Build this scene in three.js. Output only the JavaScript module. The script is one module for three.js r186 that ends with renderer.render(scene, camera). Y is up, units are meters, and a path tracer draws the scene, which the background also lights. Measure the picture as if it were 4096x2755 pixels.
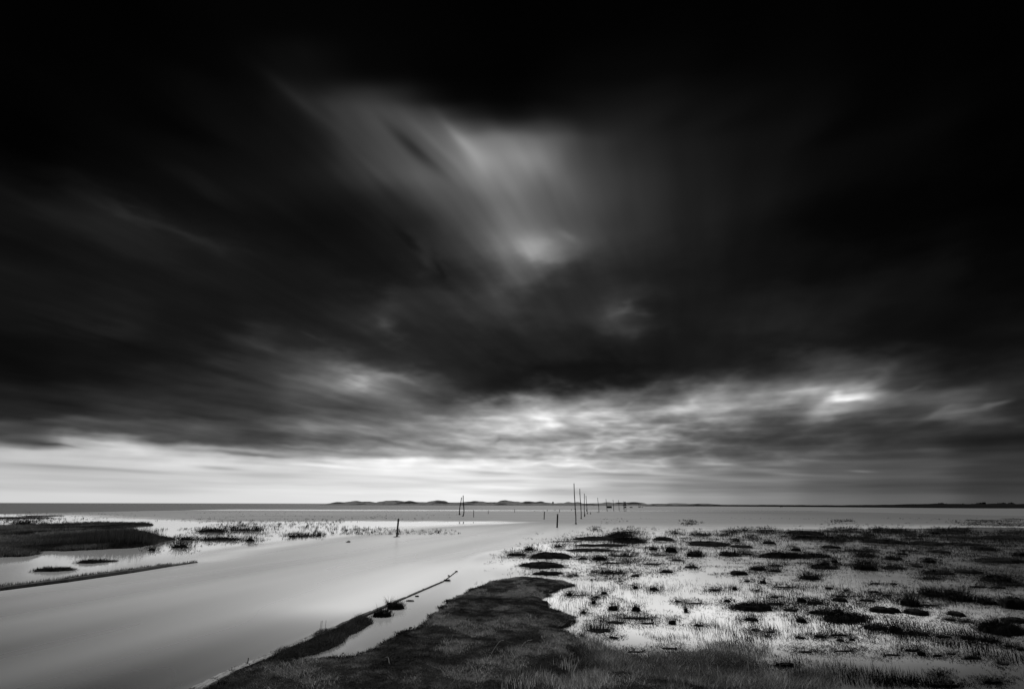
import * as THREE from 'three';
import { mergeGeometries, mergeVertices } from 'three/addons/utils/BufferGeometryUtils.js';

// ---------------------------------------------------------------- camera, sky, sun, exposure
const EYE = 2.2, TILT = Math.atan(638.5 / 2048);
const camera = new THREE.PerspectiveCamera(2 * Math.atan(1377.5 / 2048) * 180 / Math.PI, 4096 / 2755, 0.1, 40000);
camera.position.set(0, EYE, 0);
camera.rotation.order = 'YXZ';
camera.rotation.set(TILT, 0, 0.0021);
camera.updateMatrixWorld(true);
const scene = new THREE.Scene();
const EXPOSURE = 2.95;
const renderer = new THREE.WebGLRenderer();
renderer.toneMapping = THREE.LinearToneMapping;
renderer.toneMappingExposure = EXPOSURE;
renderer.shadowMap.enabled = true;
const SUN_AZ = 5, SUN_EL = 53;            // behind the torn cloud in the middle of the picture
const sun = new THREE.DirectionalLight(new THREE.Color(1, 0.995, 0.985), 1.5);
{
  const a = SUN_AZ * Math.PI / 180, e = SUN_EL * Math.PI / 180;
  sun.position.set(Math.sin(a) * Math.cos(e) * 80, Math.sin(e) * 80, -Math.cos(a) * Math.cos(e) * 80);
  sun.castShadow = true; sun.shadow.radius = 30; sun.shadow.mapSize.set(2048, 2048);
  Object.assign(sun.shadow.camera, { left: -60, right: 60, top: 60, bottom: -60, near: 1, far: 250 });
  scene.add(sun, sun.target);
}

// ---------------------------------------------------------------- noise and small helpers
function rng(seed) { let s = seed >>> 0; return () => { s = (s + 0x6D2B79F5) >>> 0; let t = s; t = Math.imul(t ^ (t >>> 15), t | 1); t ^= t + Math.imul(t ^ (t >>> 7), t | 61); return ((t ^ (t >>> 14)) >>> 0) / 4294967296; }; }
const PERM = new Uint8Array(512);
{ const r = rng(11), p = [...Array(256).keys()]; for (let i = 255; i > 0; i--) { const j = Math.floor(r() * (i + 1)); [p[i], p[j]] = [p[j], p[i]]; } for (let i = 0; i < 512; i++) PERM[i] = p[i & 255]; }
function grad(h, x, y) { const a = h & 7; const u = a < 4 ? x : y, v = a < 4 ? y : x; return ((a & 1) ? -u : u) + ((a & 2) ? -1.6 * v : 1.6 * v) * 0.5; }
function noise(x, y) {
  const X = Math.floor(x), Y = Math.floor(y); x -= X; y -= Y; const a = X & 255, b = Y & 255;
  const u = x * x * x * (x * (x * 6 - 15) + 10), v = y * y * y * (y * (y * 6 - 15) + 10);
  const A = PERM[a] + b, B = PERM[a + 1] + b;
  const n0 = grad(PERM[A], x, y), n1 = grad(PERM[B], x - 1, y), n2 = grad(PERM[A + 1], x, y - 1), n3 = grad(PERM[B + 1], x - 1, y - 1);
  return (n0 + u * (n1 - n0)) * (1 - v) + (n2 + u * (n3 - n2)) * v;
}
function fbm(x, y, o = 4) { let s = 0, a = 0.6; for (let i = 0; i < o; i++) { s += a * noise(x, y); x = x * 2.03 + 17.1; y = y * 2.03 + 9.7; a *= 0.5; } return s; }
const clamp = (x, a = 0, b = 1) => Math.min(b, Math.max(a, x));
const sstep = (a, b, x) => { const t = clamp((x - a) / (b - a)); return t * t * (3 - 2 * t); };
const mix = (a, b, t) => a + (b - a) * t;
const lin = (v) => v <= 0.04045 ? v / 12.92 : Math.pow((v + 0.055) / 1.055, 2.4);
const RAD = Math.PI / 180;

// ---------------------------------------------------------------- sky
// brightness of the cloud deck: [azimuth, elevation, tone, reach across, reach up], degrees
const DECK_LOW = [
  [-43.7,0.2,.830,3.3,0.4], [43.7,0.2,.280,2.7,0.4], [-35.7,0.3,.840,5.0,0.4], [-25.7,0.3,.870,5.2,0.5], [-16.7,0.3,.900,4.7,0.5], [-7.7,0.3,.940,4.2,0.5], [-0.3,0.3,.920,3.5,0.5], [6.3,0.3,.830,3.3,0.5],
  [13.1,0.3,.720,3.2,0.5], [19.6,0.3,.600,2.9,0.5], [25.2,0.3,.520,2.7,0.5], [31.1,0.3,.440,2.4,0.4], [35.7,0.3,.380,3.1,0.4], [-44.0,1.5,.770,3.3,0.5], [44.0,1.5,.230,2.7,0.5], [-36.0,1.7,.790,5.0,0.6],
  [35.9,1.7,.310,3.1,0.6], [31.3,1.8,.370,2.5,0.6], [-25.9,1.9,.820,5.3,0.6], [25.5,1.9,.460,2.8,0.6], [-16.9,2.0,.870,4.8,0.7], [19.8,2.0,.520,2.9,0.6], [-7.8,2.1,.920,4.3,0.7], [-0.3,2.1,.880,3.5,0.7],
  [6.4,2.1,.780,3.3,0.7], [13.3,2.1,.660,3.3,0.7], [-44.3,2.8,.740,3.3,0.4], [44.3,2.8,.220,2.7,0.4], [-36.2,3.2,.780,3.7,0.5], [36.2,3.2,.300,3.1,0.5], [-31.3,3.4,.850,2.7,0.5], [31.6,3.4,.360,2.5,0.5],
  [-26.1,3.6,.820,2.6,0.6], [25.7,3.6,.430,2.8,0.6], [-21.3,3.7,.860,2.4,0.6], [20.0,3.7,.500,2.9,0.6], [-44.5,3.8,.760,2.3,0.3], [44.5,3.8,.200,2.7,0.3], [-17.0,3.8,.920,2.2,0.6], [-12.5,3.9,.950,2.3,0.6],
  [-7.9,3.9,.900,3.1,0.6], [13.4,3.9,.650,3.3,0.6], [-0.3,4.0,.860,3.6,0.6], [6.4,4.0,.760,3.4,0.6], [-40.6,4.1,.800,2.1,0.3], [-36.4,4.3,.800,2.4,0.3], [36.4,4.3,.260,3.1,0.3], [-44.6,4.4,.480,1.8,0.3],
  [44.6,4.4,.160,2.7,0.3], [-42.6,4.5,.460,1.0,0.3], [-31.5,4.6,.740,2.7,0.3], [31.8,4.6,.300,2.5,0.3], [-40.7,4.7,.680,1.5,0.3], [-44.7,4.8,.400,1.7,0.3], [44.7,4.8,.130,2.7,0.3], [-26.3,4.8,.600,2.6,0.4],
  [25.9,4.8,.350,2.8,0.4], [-36.6,4.9,.780,2.4,0.3], [36.5,4.9,.220,3.1,0.3], [-43.2,5.0,.420,1.0,0.3], [-21.4,5.0,.560,2.4,0.4], [-17.1,5.1,.620,2.3,0.4], [20.1,5.1,.400,3.0,0.4], [-40.8,5.2,.580,1.7,0.3],
  [-31.6,5.2,.680,2.7,0.3], [31.9,5.2,.260,2.5,0.3], [13.5,5.2,.500,3.3,0.4], [-44.8,5.3,.240,2.3,0.3], [44.8,5.3,.130,2.7,0.3], [-12.6,5.3,.630,2.3,0.4], [-7.9,5.3,.620,3.1,0.4], [6.5,5.3,.550,3.4,0.4],
  [-0.3,5.4,.600,3.6,0.4], [-36.7,5.5,.520,2.4,0.3], [36.6,5.5,.180,3.1,0.3], [-26.4,5.5,.380,2.6,0.3], [25.9,5.5,.300,2.8,0.3], [-40.9,5.7,.260,2.2,0.3], [-21.5,5.7,.440,2.4,0.3], [-44.9,5.8,.250,2.3,0.3],
  [44.9,5.8,.140,2.7,0.3], [-31.7,5.8,.320,2.7,0.3], [32.0,5.8,.220,2.5,0.3], [20.2,5.8,.360,3.0,0.3], [-17.2,5.9,.500,2.3,0.3], [-36.8,6.0,.270,2.4,0.3], [36.7,6.0,.190,3.1,0.3], [-12.7,6.0,.520,2.3,0.3],
  [13.5,6.0,.500,3.3,0.3], [-26.5,6.1,.290,2.6,0.3], [26.0,6.1,.250,2.8,0.3], [-8.0,6.1,.580,2.4,0.3], [-3.2,6.1,.660,2.4,0.3], [1.7,6.1,.620,2.4,0.3], [6.5,6.1,.570,2.9,0.3], [-41.0,6.2,.260,2.2,0.4],
  [-21.6,6.3,.400,2.4,0.3], [-31.8,6.4,.290,2.7,0.3], [32.1,6.4,.250,2.5,0.3], [20.3,6.4,.300,2.5,0.3], [-17.3,6.5,.450,2.3,0.3], [15.9,6.5,.470,2.2,0.3], [-36.9,6.6,.280,2.4,0.4], [36.8,6.6,.200,3.1,0.4],
  [-12.7,6.6,.500,2.4,0.3], [-26.5,6.7,.270,2.7,0.3], [-8.0,6.7,.570,2.4,0.3], [11.3,6.7,.500,2.3,0.3], [26.1,6.8,.290,2.8,0.3], [-3.2,6.8,.700,2.4,0.3], [1.7,6.8,.650,2.4,0.3], [6.5,6.8,.600,2.4,0.3],
  [-31.9,7.0,.280,2.7,0.4], [32.2,7.0,.280,2.5,0.4], [-21.7,7.0,.340,2.4,0.3], [20.3,7.1,.330,3.0,0.3], [-45.2,7.2,.140,3.4,0.4], [45.2,7.2,.160,1.9,0.4], [-17.3,7.2,.440,2.3,0.3], [-12.8,7.3,.450,2.4,0.3],
  [13.6,7.3,.460,3.3,0.3], [-26.6,7.4,.260,2.7,0.4], [26.2,7.4,.330,2.8,0.4], [-8.0,7.4,.550,2.4,0.3], [-3.2,7.5,.680,2.4,0.3], [1.7,7.5,.660,2.4,0.3], [6.5,7.5,.580,3.0,0.3], [41.8,7.6,.380,1.2,0.5],
  [-21.7,7.7,.340,2.4,0.5], [20.4,7.7,.350,3.0,0.5], [40.4,7.8,.300,1.1,0.5], [-17.4,7.9,.440,2.3,0.5], [-12.8,8.0,.420,2.4,0.5], [13.7,8.0,.450,3.4,0.5], [-37.1,8.1,.200,3.8,0.5], [37.1,8.1,.300,1.5,0.5],
  [-45.5,8.2,.110,3.4,0.4], [45.5,8.2,.160,1.9,0.4], [-8.1,8.2,.560,2.4,0.5], [-3.2,8.2,.740,2.5,0.5], [1.7,8.2,.760,2.4,0.5], [6.6,8.2,.620,3.0,0.5], [34.2,8.4,.350,1.3,0.5], [-32.1,8.6,.200,2.7,0.5],
  [42.1,8.7,.300,1.5,0.4], [31.7,8.7,.550,1.3,0.5], [28.8,8.9,.450,1.7,0.6], [39.2,9.1,.300,1.4,0.6], [-26.9,9.1,.210,2.7,0.8], [24.8,9.2,.460,2.0,0.8], [-37.4,9.3,.170,3.8,0.6], [-45.7,9.4,.085,3.4,0.6],
  [45.7,9.4,.130,2.2,0.6], [36.0,9.4,.400,1.3,0.6], [-21.9,9.4,.300,2.4,0.8], [20.6,9.5,.580,2.6,0.8], [33.7,9.7,.700,1.3,0.7], [-17.6,9.7,.350,2.3,0.8], [-32.3,9.9,.200,2.7,0.7], [-12.9,9.9,.380,2.4,0.8],
  [13.8,9.9,.640,3.4,0.8], [30.8,10.0,.580,1.7,0.7], [-8.1,10.1,.370,2.5,0.8], [-3.2,10.1,.520,2.5,0.8], [6.6,10.1,.700,3.0,0.8],
];
const DECK_MIDDLE = [
  [40.9,10.2,.200,2.0,0.6], [1.7,10.2,.780,2.5,0.8], [-27.0,10.4,.250,2.7,0.7], [26.6,10.4,.440,2.4,0.7], [-46.0,10.6,.050,3.4,0.6], [46.0,10.6,.090,2.7,0.6], [-37.6,10.6,.120,3.8,0.7], [37.6,10.6,.230,1.5,0.7],
  [-22.1,10.8,.300,2.4,0.7], [20.8,10.9,.440,3.0,0.7], [34.6,11.0,.350,1.6,0.7], [-17.7,11.1,.350,2.3,0.8], [-32.6,11.3,.160,2.7,0.7], [-13.0,11.3,.350,2.4,0.8], [13.9,11.3,.420,3.4,0.8], [31.1,11.5,.340,1.9,0.7],
  [-8.2,11.5,.220,2.5,0.8], [6.7,11.5,.340,3.0,0.8], [-3.3,11.6,.110,2.5,0.8], [1.7,11.6,.160,2.5,0.8], [-46.3,11.9,.055,3.4,0.9], [46.3,11.9,.050,2.7,0.9], [-27.3,11.9,.220,2.7,0.8], [26.8,11.9,.300,2.4,0.8],
  [-37.9,12.0,.060,3.8,0.7], [37.8,12.0,.160,2.8,0.7], [34.9,12.4,.260,1.6,0.8], [-22.3,12.4,.340,2.5,0.8], [20.9,12.5,.240,3.0,0.8], [-32.8,12.7,.100,2.8,0.8], [-17.8,12.7,.500,1.7,0.8], [31.3,12.9,.260,1.9,0.8],
  [-15.5,12.9,.480,1.7,0.8], [14.1,12.9,.140,3.4,0.8], [-11.2,13.1,.400,1.8,0.8], [-8.3,13.2,.170,2.7,0.8], [6.8,13.2,.100,3.5,0.8], [-0.3,13.3,.100,3.8,0.9], [-27.5,13.4,.190,2.7,0.8], [-38.2,13.5,.090,3.8,1.1],
  [38.1,13.5,.070,3.1,1.1], [27.0,13.5,.140,2.4,0.8], [-22.5,14.0,.280,2.5,0.8], [21.1,14.1,.110,3.1,0.9], [-46.8,14.3,.070,2.7,0.9], [46.8,14.3,.080,1.9,0.9], [33.4,14.3,.090,2.5,1.1], [-18.0,14.3,.330,2.4,0.9],
  [-33.1,14.4,.100,2.6,1.1], [14.2,14.6,.085,5.0,0.9], [-13.3,14.7,.200,2.5,0.9], [-8.4,14.9,.120,3.3,0.9], [-28.5,15.0,.190,1.8,1.2], [-0.3,15.0,.120,5.7,0.9], [43.4,15.2,.055,1.9,1.0], [27.3,15.2,.090,2.9,1.2],
  [-26.1,15.4,.200,1.5,1.2], [-41.5,15.6,.120,2.3,1.0], [-47.1,15.7,.080,3.4,0.8], [47.1,15.7,.035,2.7,0.8], [-22.7,15.8,.130,2.0,1.2], [21.3,15.9,.080,3.1,1.3], [-38.7,16.2,.130,2.0,1.1], [38.7,16.2,.060,2.2,1.1],
  [-18.2,16.2,.150,2.4,1.3], [14.3,16.5,.100,3.5,1.3], [-13.4,16.6,.140,2.5,1.3], [-8.4,16.8,.150,3.3,1.3], [6.9,16.9,.140,3.6,1.3], [-0.3,17.0,.170,3.8,1.4], [33.9,17.2,.120,2.5,1.1], [-33.6,17.3,.100,2.8,1.1],
  [-47.6,17.7,.080,3.4,1.0], [47.6,17.7,.030,2.7,1.0], [-39.0,17.8,.090,5.3,1.0], [39.0,17.8,.060,3.1,1.0], [-28.2,18.2,.100,2.8,1.2], [27.7,18.3,.120,2.9,1.2], [34.2,18.8,.090,2.5,1.0], [-23.1,18.9,.130,2.5,1.2],
  [21.7,19.1,.090,3.0,1.3], [-18.5,19.5,.170,2.0,1.3], [-48.1,19.7,.055,2.3,1.0], [48.1,19.7,.015,2.7,1.0], [-15.1,19.8,.260,1.5,1.3], [15.1,19.8,.130,2.3,1.3], [-28.4,19.9,.100,5.7,1.1], [28.0,20.0,.100,2.9,1.1],
  [-12.7,20.0,.170,1.6,1.3], [12.6,20.0,.260,1.4,1.3], [-39.5,20.1,.080,3.9,1.1], [39.4,20.1,.070,3.1,1.1], [-8.6,20.2,.170,3.1,1.3], [9.6,20.2,.200,1.9,1.3], [4.9,20.4,.170,2.4,1.3], [-0.3,20.5,.200,3.4,1.4],
  [21.9,20.9,.090,2.6,1.1], [-44.2,21.0,.080,2.2,1.1], [-34.3,21.3,.100,2.8,1.2], [34.6,21.3,.055,2.6,1.2], [-18.7,21.3,.120,4.7,1.2], [17.2,21.5,.110,2.0,1.2], [-48.6,21.7,.070,2.3,0.9], [48.6,21.7,.012,2.7,0.9],
  [13.7,21.8,.200,1.8,1.2], [-10.8,22.1,.180,3.9,1.2], [9.7,22.1,.140,2.2,1.2], [-39.9,22.3,.120,2.5,1.1], [39.9,22.3,.030,4.2,1.1], [5.0,22.3,.160,2.5,1.2], [-3.5,22.4,.230,2.6,1.2], [-0.3,22.4,.210,2.1,1.2],
  [-28.8,22.5,.110,2.8,1.3], [28.4,22.6,.065,2.9,1.3], [-44.7,23.1,.130,2.2,1.0], [-49.0,23.3,.060,2.3,0.8], [49.0,23.3,.006,2.7,0.8], [-23.6,23.4,.100,2.6,1.3], [22.2,23.7,.090,3.2,1.4], [-34.8,23.8,.140,2.9,1.2],
  [-19.0,24.1,.080,2.5,1.4], [-40.4,24.6,.140,2.5,1.0], [40.4,24.6,.014,3.1,1.0], [15.0,24.6,.120,3.0,1.4], [-14.0,24.7,.080,2.6,1.4], [-49.4,24.9,.015,3.4,0.8], [49.4,24.9,.010,2.7,0.8], [-45.1,24.9,.100,2.2,0.9],
  [9.8,25.0,.150,2.4,1.4], [-29.2,25.1,.085,2.9,1.3], [-8.8,25.1,.100,2.1,1.4], [28.8,25.2,.055,4.2,1.3], [-5.7,25.2,.160,1.3,1.4], [5.1,25.2,.200,2.0,1.5], [-3.5,25.3,.240,1.3,1.5], [-0.3,25.3,.330,1.3,1.5],
  [1.9,25.3,.330,1.3,1.5], [35.6,26.1,.018,2.6,1.1], [-24.0,26.1,.060,2.6,1.3], [-35.2,26.2,.070,2.9,1.1], [22.6,26.3,.100,2.7,1.3], [-40.8,26.4,.055,2.5,0.9], [40.8,26.4,.012,3.1,0.9], [-49.9,26.5,.008,3.4,0.7],
  [49.9,26.5,.010,2.6,0.7], [-19.3,26.8,.070,2.5,1.4], [17.7,27.0,.140,2.4,1.4], [-14.2,27.5,.090,2.1,1.4], [-29.7,27.6,.055,2.9,1.2], [12.6,27.6,.200,2.7,1.4], [29.2,27.7,.060,3.0,1.2], [-11.1,27.7,.160,1.7,1.4],
  [-50.2,27.8,.006,3.4,0.6], [50.2,27.8,.010,2.6,0.6], [35.9,28.0,.025,2.6,1.0], [-7.4,28.0,.180,1.9,1.4], [6.8,28.0,.370,2.3,1.4], [-35.6,28.1,.050,2.9,1.0], [-3.6,28.1,.300,1.8,1.4], [3.5,28.1,.540,1.8,1.4],
  [-41.3,28.2,.030,4.0,0.9], [-0.3,28.2,.450,1.8,1.4], [41.2,28.3,.020,3.1,0.9], [-24.4,28.7,.050,2.6,1.2], [-50.5,28.9,.006,3.4,0.4], [50.5,28.9,.008,2.6,0.4],
];
const DECK_HIGH = [
  [22.9,29.0,.110,3.2,1.2], [-19.6,29.5,.060,2.3,1.2], [-50.7,29.6,.006,3.4,0.4], [50.7,29.6,.007,2.6,0.4], [-30.0,29.6,.080,2.9,1.0], [29.6,29.7,.080,3.0,1.0], [36.4,29.9,.045,2.6,1.0], [-41.7,30.0,.022,4.0,0.8],
  [41.7,30.0,.026,3.1,0.8], [-36.0,30.0,.070,2.9,1.0], [-15.5,30.1,.100,2.1,1.3], [15.5,30.1,.190,3.7,1.3], [-50.9,30.4,.006,3.4,0.7], [50.9,30.4,.006,2.6,0.7], [-11.3,30.5,.130,2.0,1.3], [-24.7,30.8,.080,2.7,1.1],
  [-7.5,30.8,.260,1.9,1.3], [7.5,30.8,.270,3.0,1.3], [-3.6,31.0,.310,1.8,1.3], [-0.3,31.0,.400,1.8,1.3], [3.6,31.0,.380,1.9,1.3], [23.2,31.1,.100,3.3,1.1], [-42.0,31.4,.018,5.5,0.7], [42.0,31.4,.030,4.2,0.7],
  [-30.4,31.6,.070,2.9,1.0], [-19.8,31.7,.090,2.6,1.1], [36.8,31.8,.040,2.6,0.8], [29.9,31.8,.070,3.0,1.0], [-36.4,31.9,.050,2.9,0.8], [-51.5,32.3,.005,3.4,0.9], [51.5,32.3,.005,2.6,0.9], [15.7,32.3,.180,3.2,1.1],
  [-14.7,32.4,.150,2.2,1.1], [-42.3,32.6,.016,5.5,0.5], [42.3,32.7,.020,4.1,0.5], [-11.5,32.8,.270,2.1,1.1], [-25.0,32.9,.100,2.7,1.0], [10.3,32.9,.270,2.6,1.1], [-6.5,33.1,.310,2.8,1.1], [23.5,33.2,.100,3.3,1.1],
  [5.3,33.2,.320,2.6,1.1], [-0.3,33.3,.350,3.0,1.1], [-42.5,33.4,.014,5.5,0.4], [42.5,33.4,.017,4.1,0.4], [-30.8,33.6,.060,2.2,0.9], [30.3,33.8,.060,3.0,0.9], [-20.1,33.9,.180,2.2,1.1], [-52.1,34.1,.005,3.3,1.2],
  [52.1,34.1,.004,2.6,1.2], [-42.8,34.3,.013,4.7,0.8], [42.8,34.3,.014,4.1,0.8], [-28.1,34.3,.070,1.4,0.9], [-16.5,34.4,.270,2.2,1.1], [15.9,34.5,.170,3.2,1.1], [-25.3,35.0,.100,2.0,0.9], [-11.6,35.0,.330,3.2,1.1],
  [10.5,35.1,.250,2.6,1.1], [-31.1,35.2,.055,4.1,0.7], [30.6,35.3,.055,4.3,0.7], [23.8,35.3,.100,3.3,0.9], [5.4,35.4,.340,2.7,1.1], [-3.8,35.5,.410,2.9,1.1], [-0.3,35.5,.400,2.3,1.1], [-28.4,35.9,.070,1.4,0.7],
  [-20.4,36.0,.190,2.2,0.9], [-43.4,36.5,.010,4.7,1.0], [43.3,36.5,.010,4.1,1.0], [-31.4,36.5,.053,4.1,0.5], [-16.7,36.5,.260,1.8,1.0], [30.9,36.6,.045,4.4,0.6], [-25.6,36.6,.100,2.0,0.7], [16.1,36.6,.140,3.2,1.0],
  [-53.0,36.9,.005,3.3,1.4], [53.0,36.9,.004,2.6,1.4], [24.1,36.9,.100,3.4,0.8], [-13.5,37.0,.270,1.8,1.0], [-28.7,37.2,.070,1.4,0.6], [-35.1,37.3,.035,3.2,0.8], [10.6,37.3,.220,2.1,1.0], [-31.5,37.4,.050,4.1,0.5],
  [-9.6,37.4,.340,1.9,1.0], [31.1,37.5,.035,4.4,0.5], [7.8,37.5,.280,1.2,1.0], [-20.6,37.6,.190,2.3,0.8], [-6.1,37.6,.410,1.6,1.0], [5.8,37.6,.380,1.0,1.0], [-3.2,37.7,.470,1.5,1.0], [-0.3,37.7,.430,1.7,1.0],
  [3.8,37.7,.450,1.5,1.0], [-25.8,37.9,.110,2.0,0.6], [-28.8,38.1,.070,1.4,0.5], [-16.9,38.2,.250,1.8,0.8], [24.3,38.3,.080,3.4,0.6], [16.3,38.3,.120,3.3,0.8], [-43.9,38.4,.008,5.6,1.3], [43.9,38.4,.008,4.1,1.3],
  [-31.8,38.4,.045,1.6,0.9], [31.3,38.5,.030,4.4,0.9], [-13.6,38.6,.270,1.8,0.8], [-26.0,38.8,.110,2.0,0.5], [10.8,38.9,.190,2.4,0.8], [-20.8,39.0,.210,2.3,0.6], [-9.7,39.0,.330,1.9,0.8], [-29.1,39.1,.070,1.4,0.9],
  [24.5,39.2,.060,3.4,0.5], [-6.2,39.3,.390,1.6,0.8], [6.7,39.3,.280,1.7,0.8], [-3.3,39.4,.400,1.5,0.8], [-0.3,39.4,.360,1.8,0.8], [3.8,39.4,.380,1.8,0.8], [-35.7,39.6,.020,3.2,1.1], [-17.1,39.6,.270,1.8,0.6],
  [16.5,39.7,.110,3.3,0.6], [-26.2,39.9,.105,2.0,0.9], [-21.0,39.9,.210,2.3,0.5], [-13.8,40.1,.290,1.9,0.6], [24.7,40.2,.050,3.4,0.9], [10.9,40.4,.120,2.5,0.6], [-17.2,40.5,.270,1.8,0.5], [-9.8,40.5,.300,1.9,0.6],
  [16.6,40.6,.090,3.3,0.5], [-32.3,40.7,.032,1.6,1.1], [-6.3,40.7,.250,1.5,0.6], [6.2,40.7,.160,1.8,0.6], [31.8,40.8,.020,5.7,1.1], [-3.9,40.8,.170,1.5,0.6], [3.8,40.8,.200,1.6,0.6], [-0.3,40.9,.140,1.9,0.6],
  [-21.1,41.0,.185,2.2,0.9], [-13.9,41.0,.270,1.9,0.5], [10.9,41.3,.080,2.6,0.5], [-44.9,41.4,.006,5.6,1.5], [44.9,41.4,.006,4.1,1.5], [-9.8,41.4,.210,1.8,0.5], [-29.6,41.5,.050,1.4,1.1], [-17.9,41.5,.200,1.7,0.9],
  [-6.9,41.6,.100,1.5,0.5], [16.7,41.7,.070,3.3,0.9], [6.3,41.7,.060,1.9,0.5], [-3.9,41.8,.045,1.6,0.5], [-0.3,41.8,.030,1.8,0.5], [3.3,41.8,.060,1.6,0.5], [-14.5,42.0,.150,1.7,0.9], [-26.7,42.3,.055,1.5,1.2],
  [-11.1,42.4,.060,1.9,0.9], [11.0,42.4,.060,2.9,0.9], [-7.0,42.7,.018,2.7,0.9], [-32.8,42.8,.018,7.4,1.4], [5.1,42.8,.030,2.8,0.9], [32.3,42.9,.012,5.7,1.4], [-0.3,42.9,.012,3.0,0.9], [-23.6,43.0,.040,1.7,1.2],
  [-19.9,43.7,.022,2.0,1.2], [17.1,44.2,.030,5.1,1.2], [-16.0,44.4,.020,2.5,1.2], [11.3,44.9,.025,4.2,1.2], [-10.1,45.0,.010,4.0,1.2], [-0.3,45.5,.007,5.4,1.2], [-33.7,46.0,.012,7.5,1.6], [33.2,46.2,.008,5.8,1.6],
  [-18.0,46.3,.018,8.8,1.5], [17.4,46.4,.012,7.5,1.5], [-0.3,47.7,.007,8.9,1.5], [-18.6,49.7,.012,9.1,1.7], [17.9,49.8,.008,7.6,1.7], [-0.4,51.2,.006,9.1,1.8],
];
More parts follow.
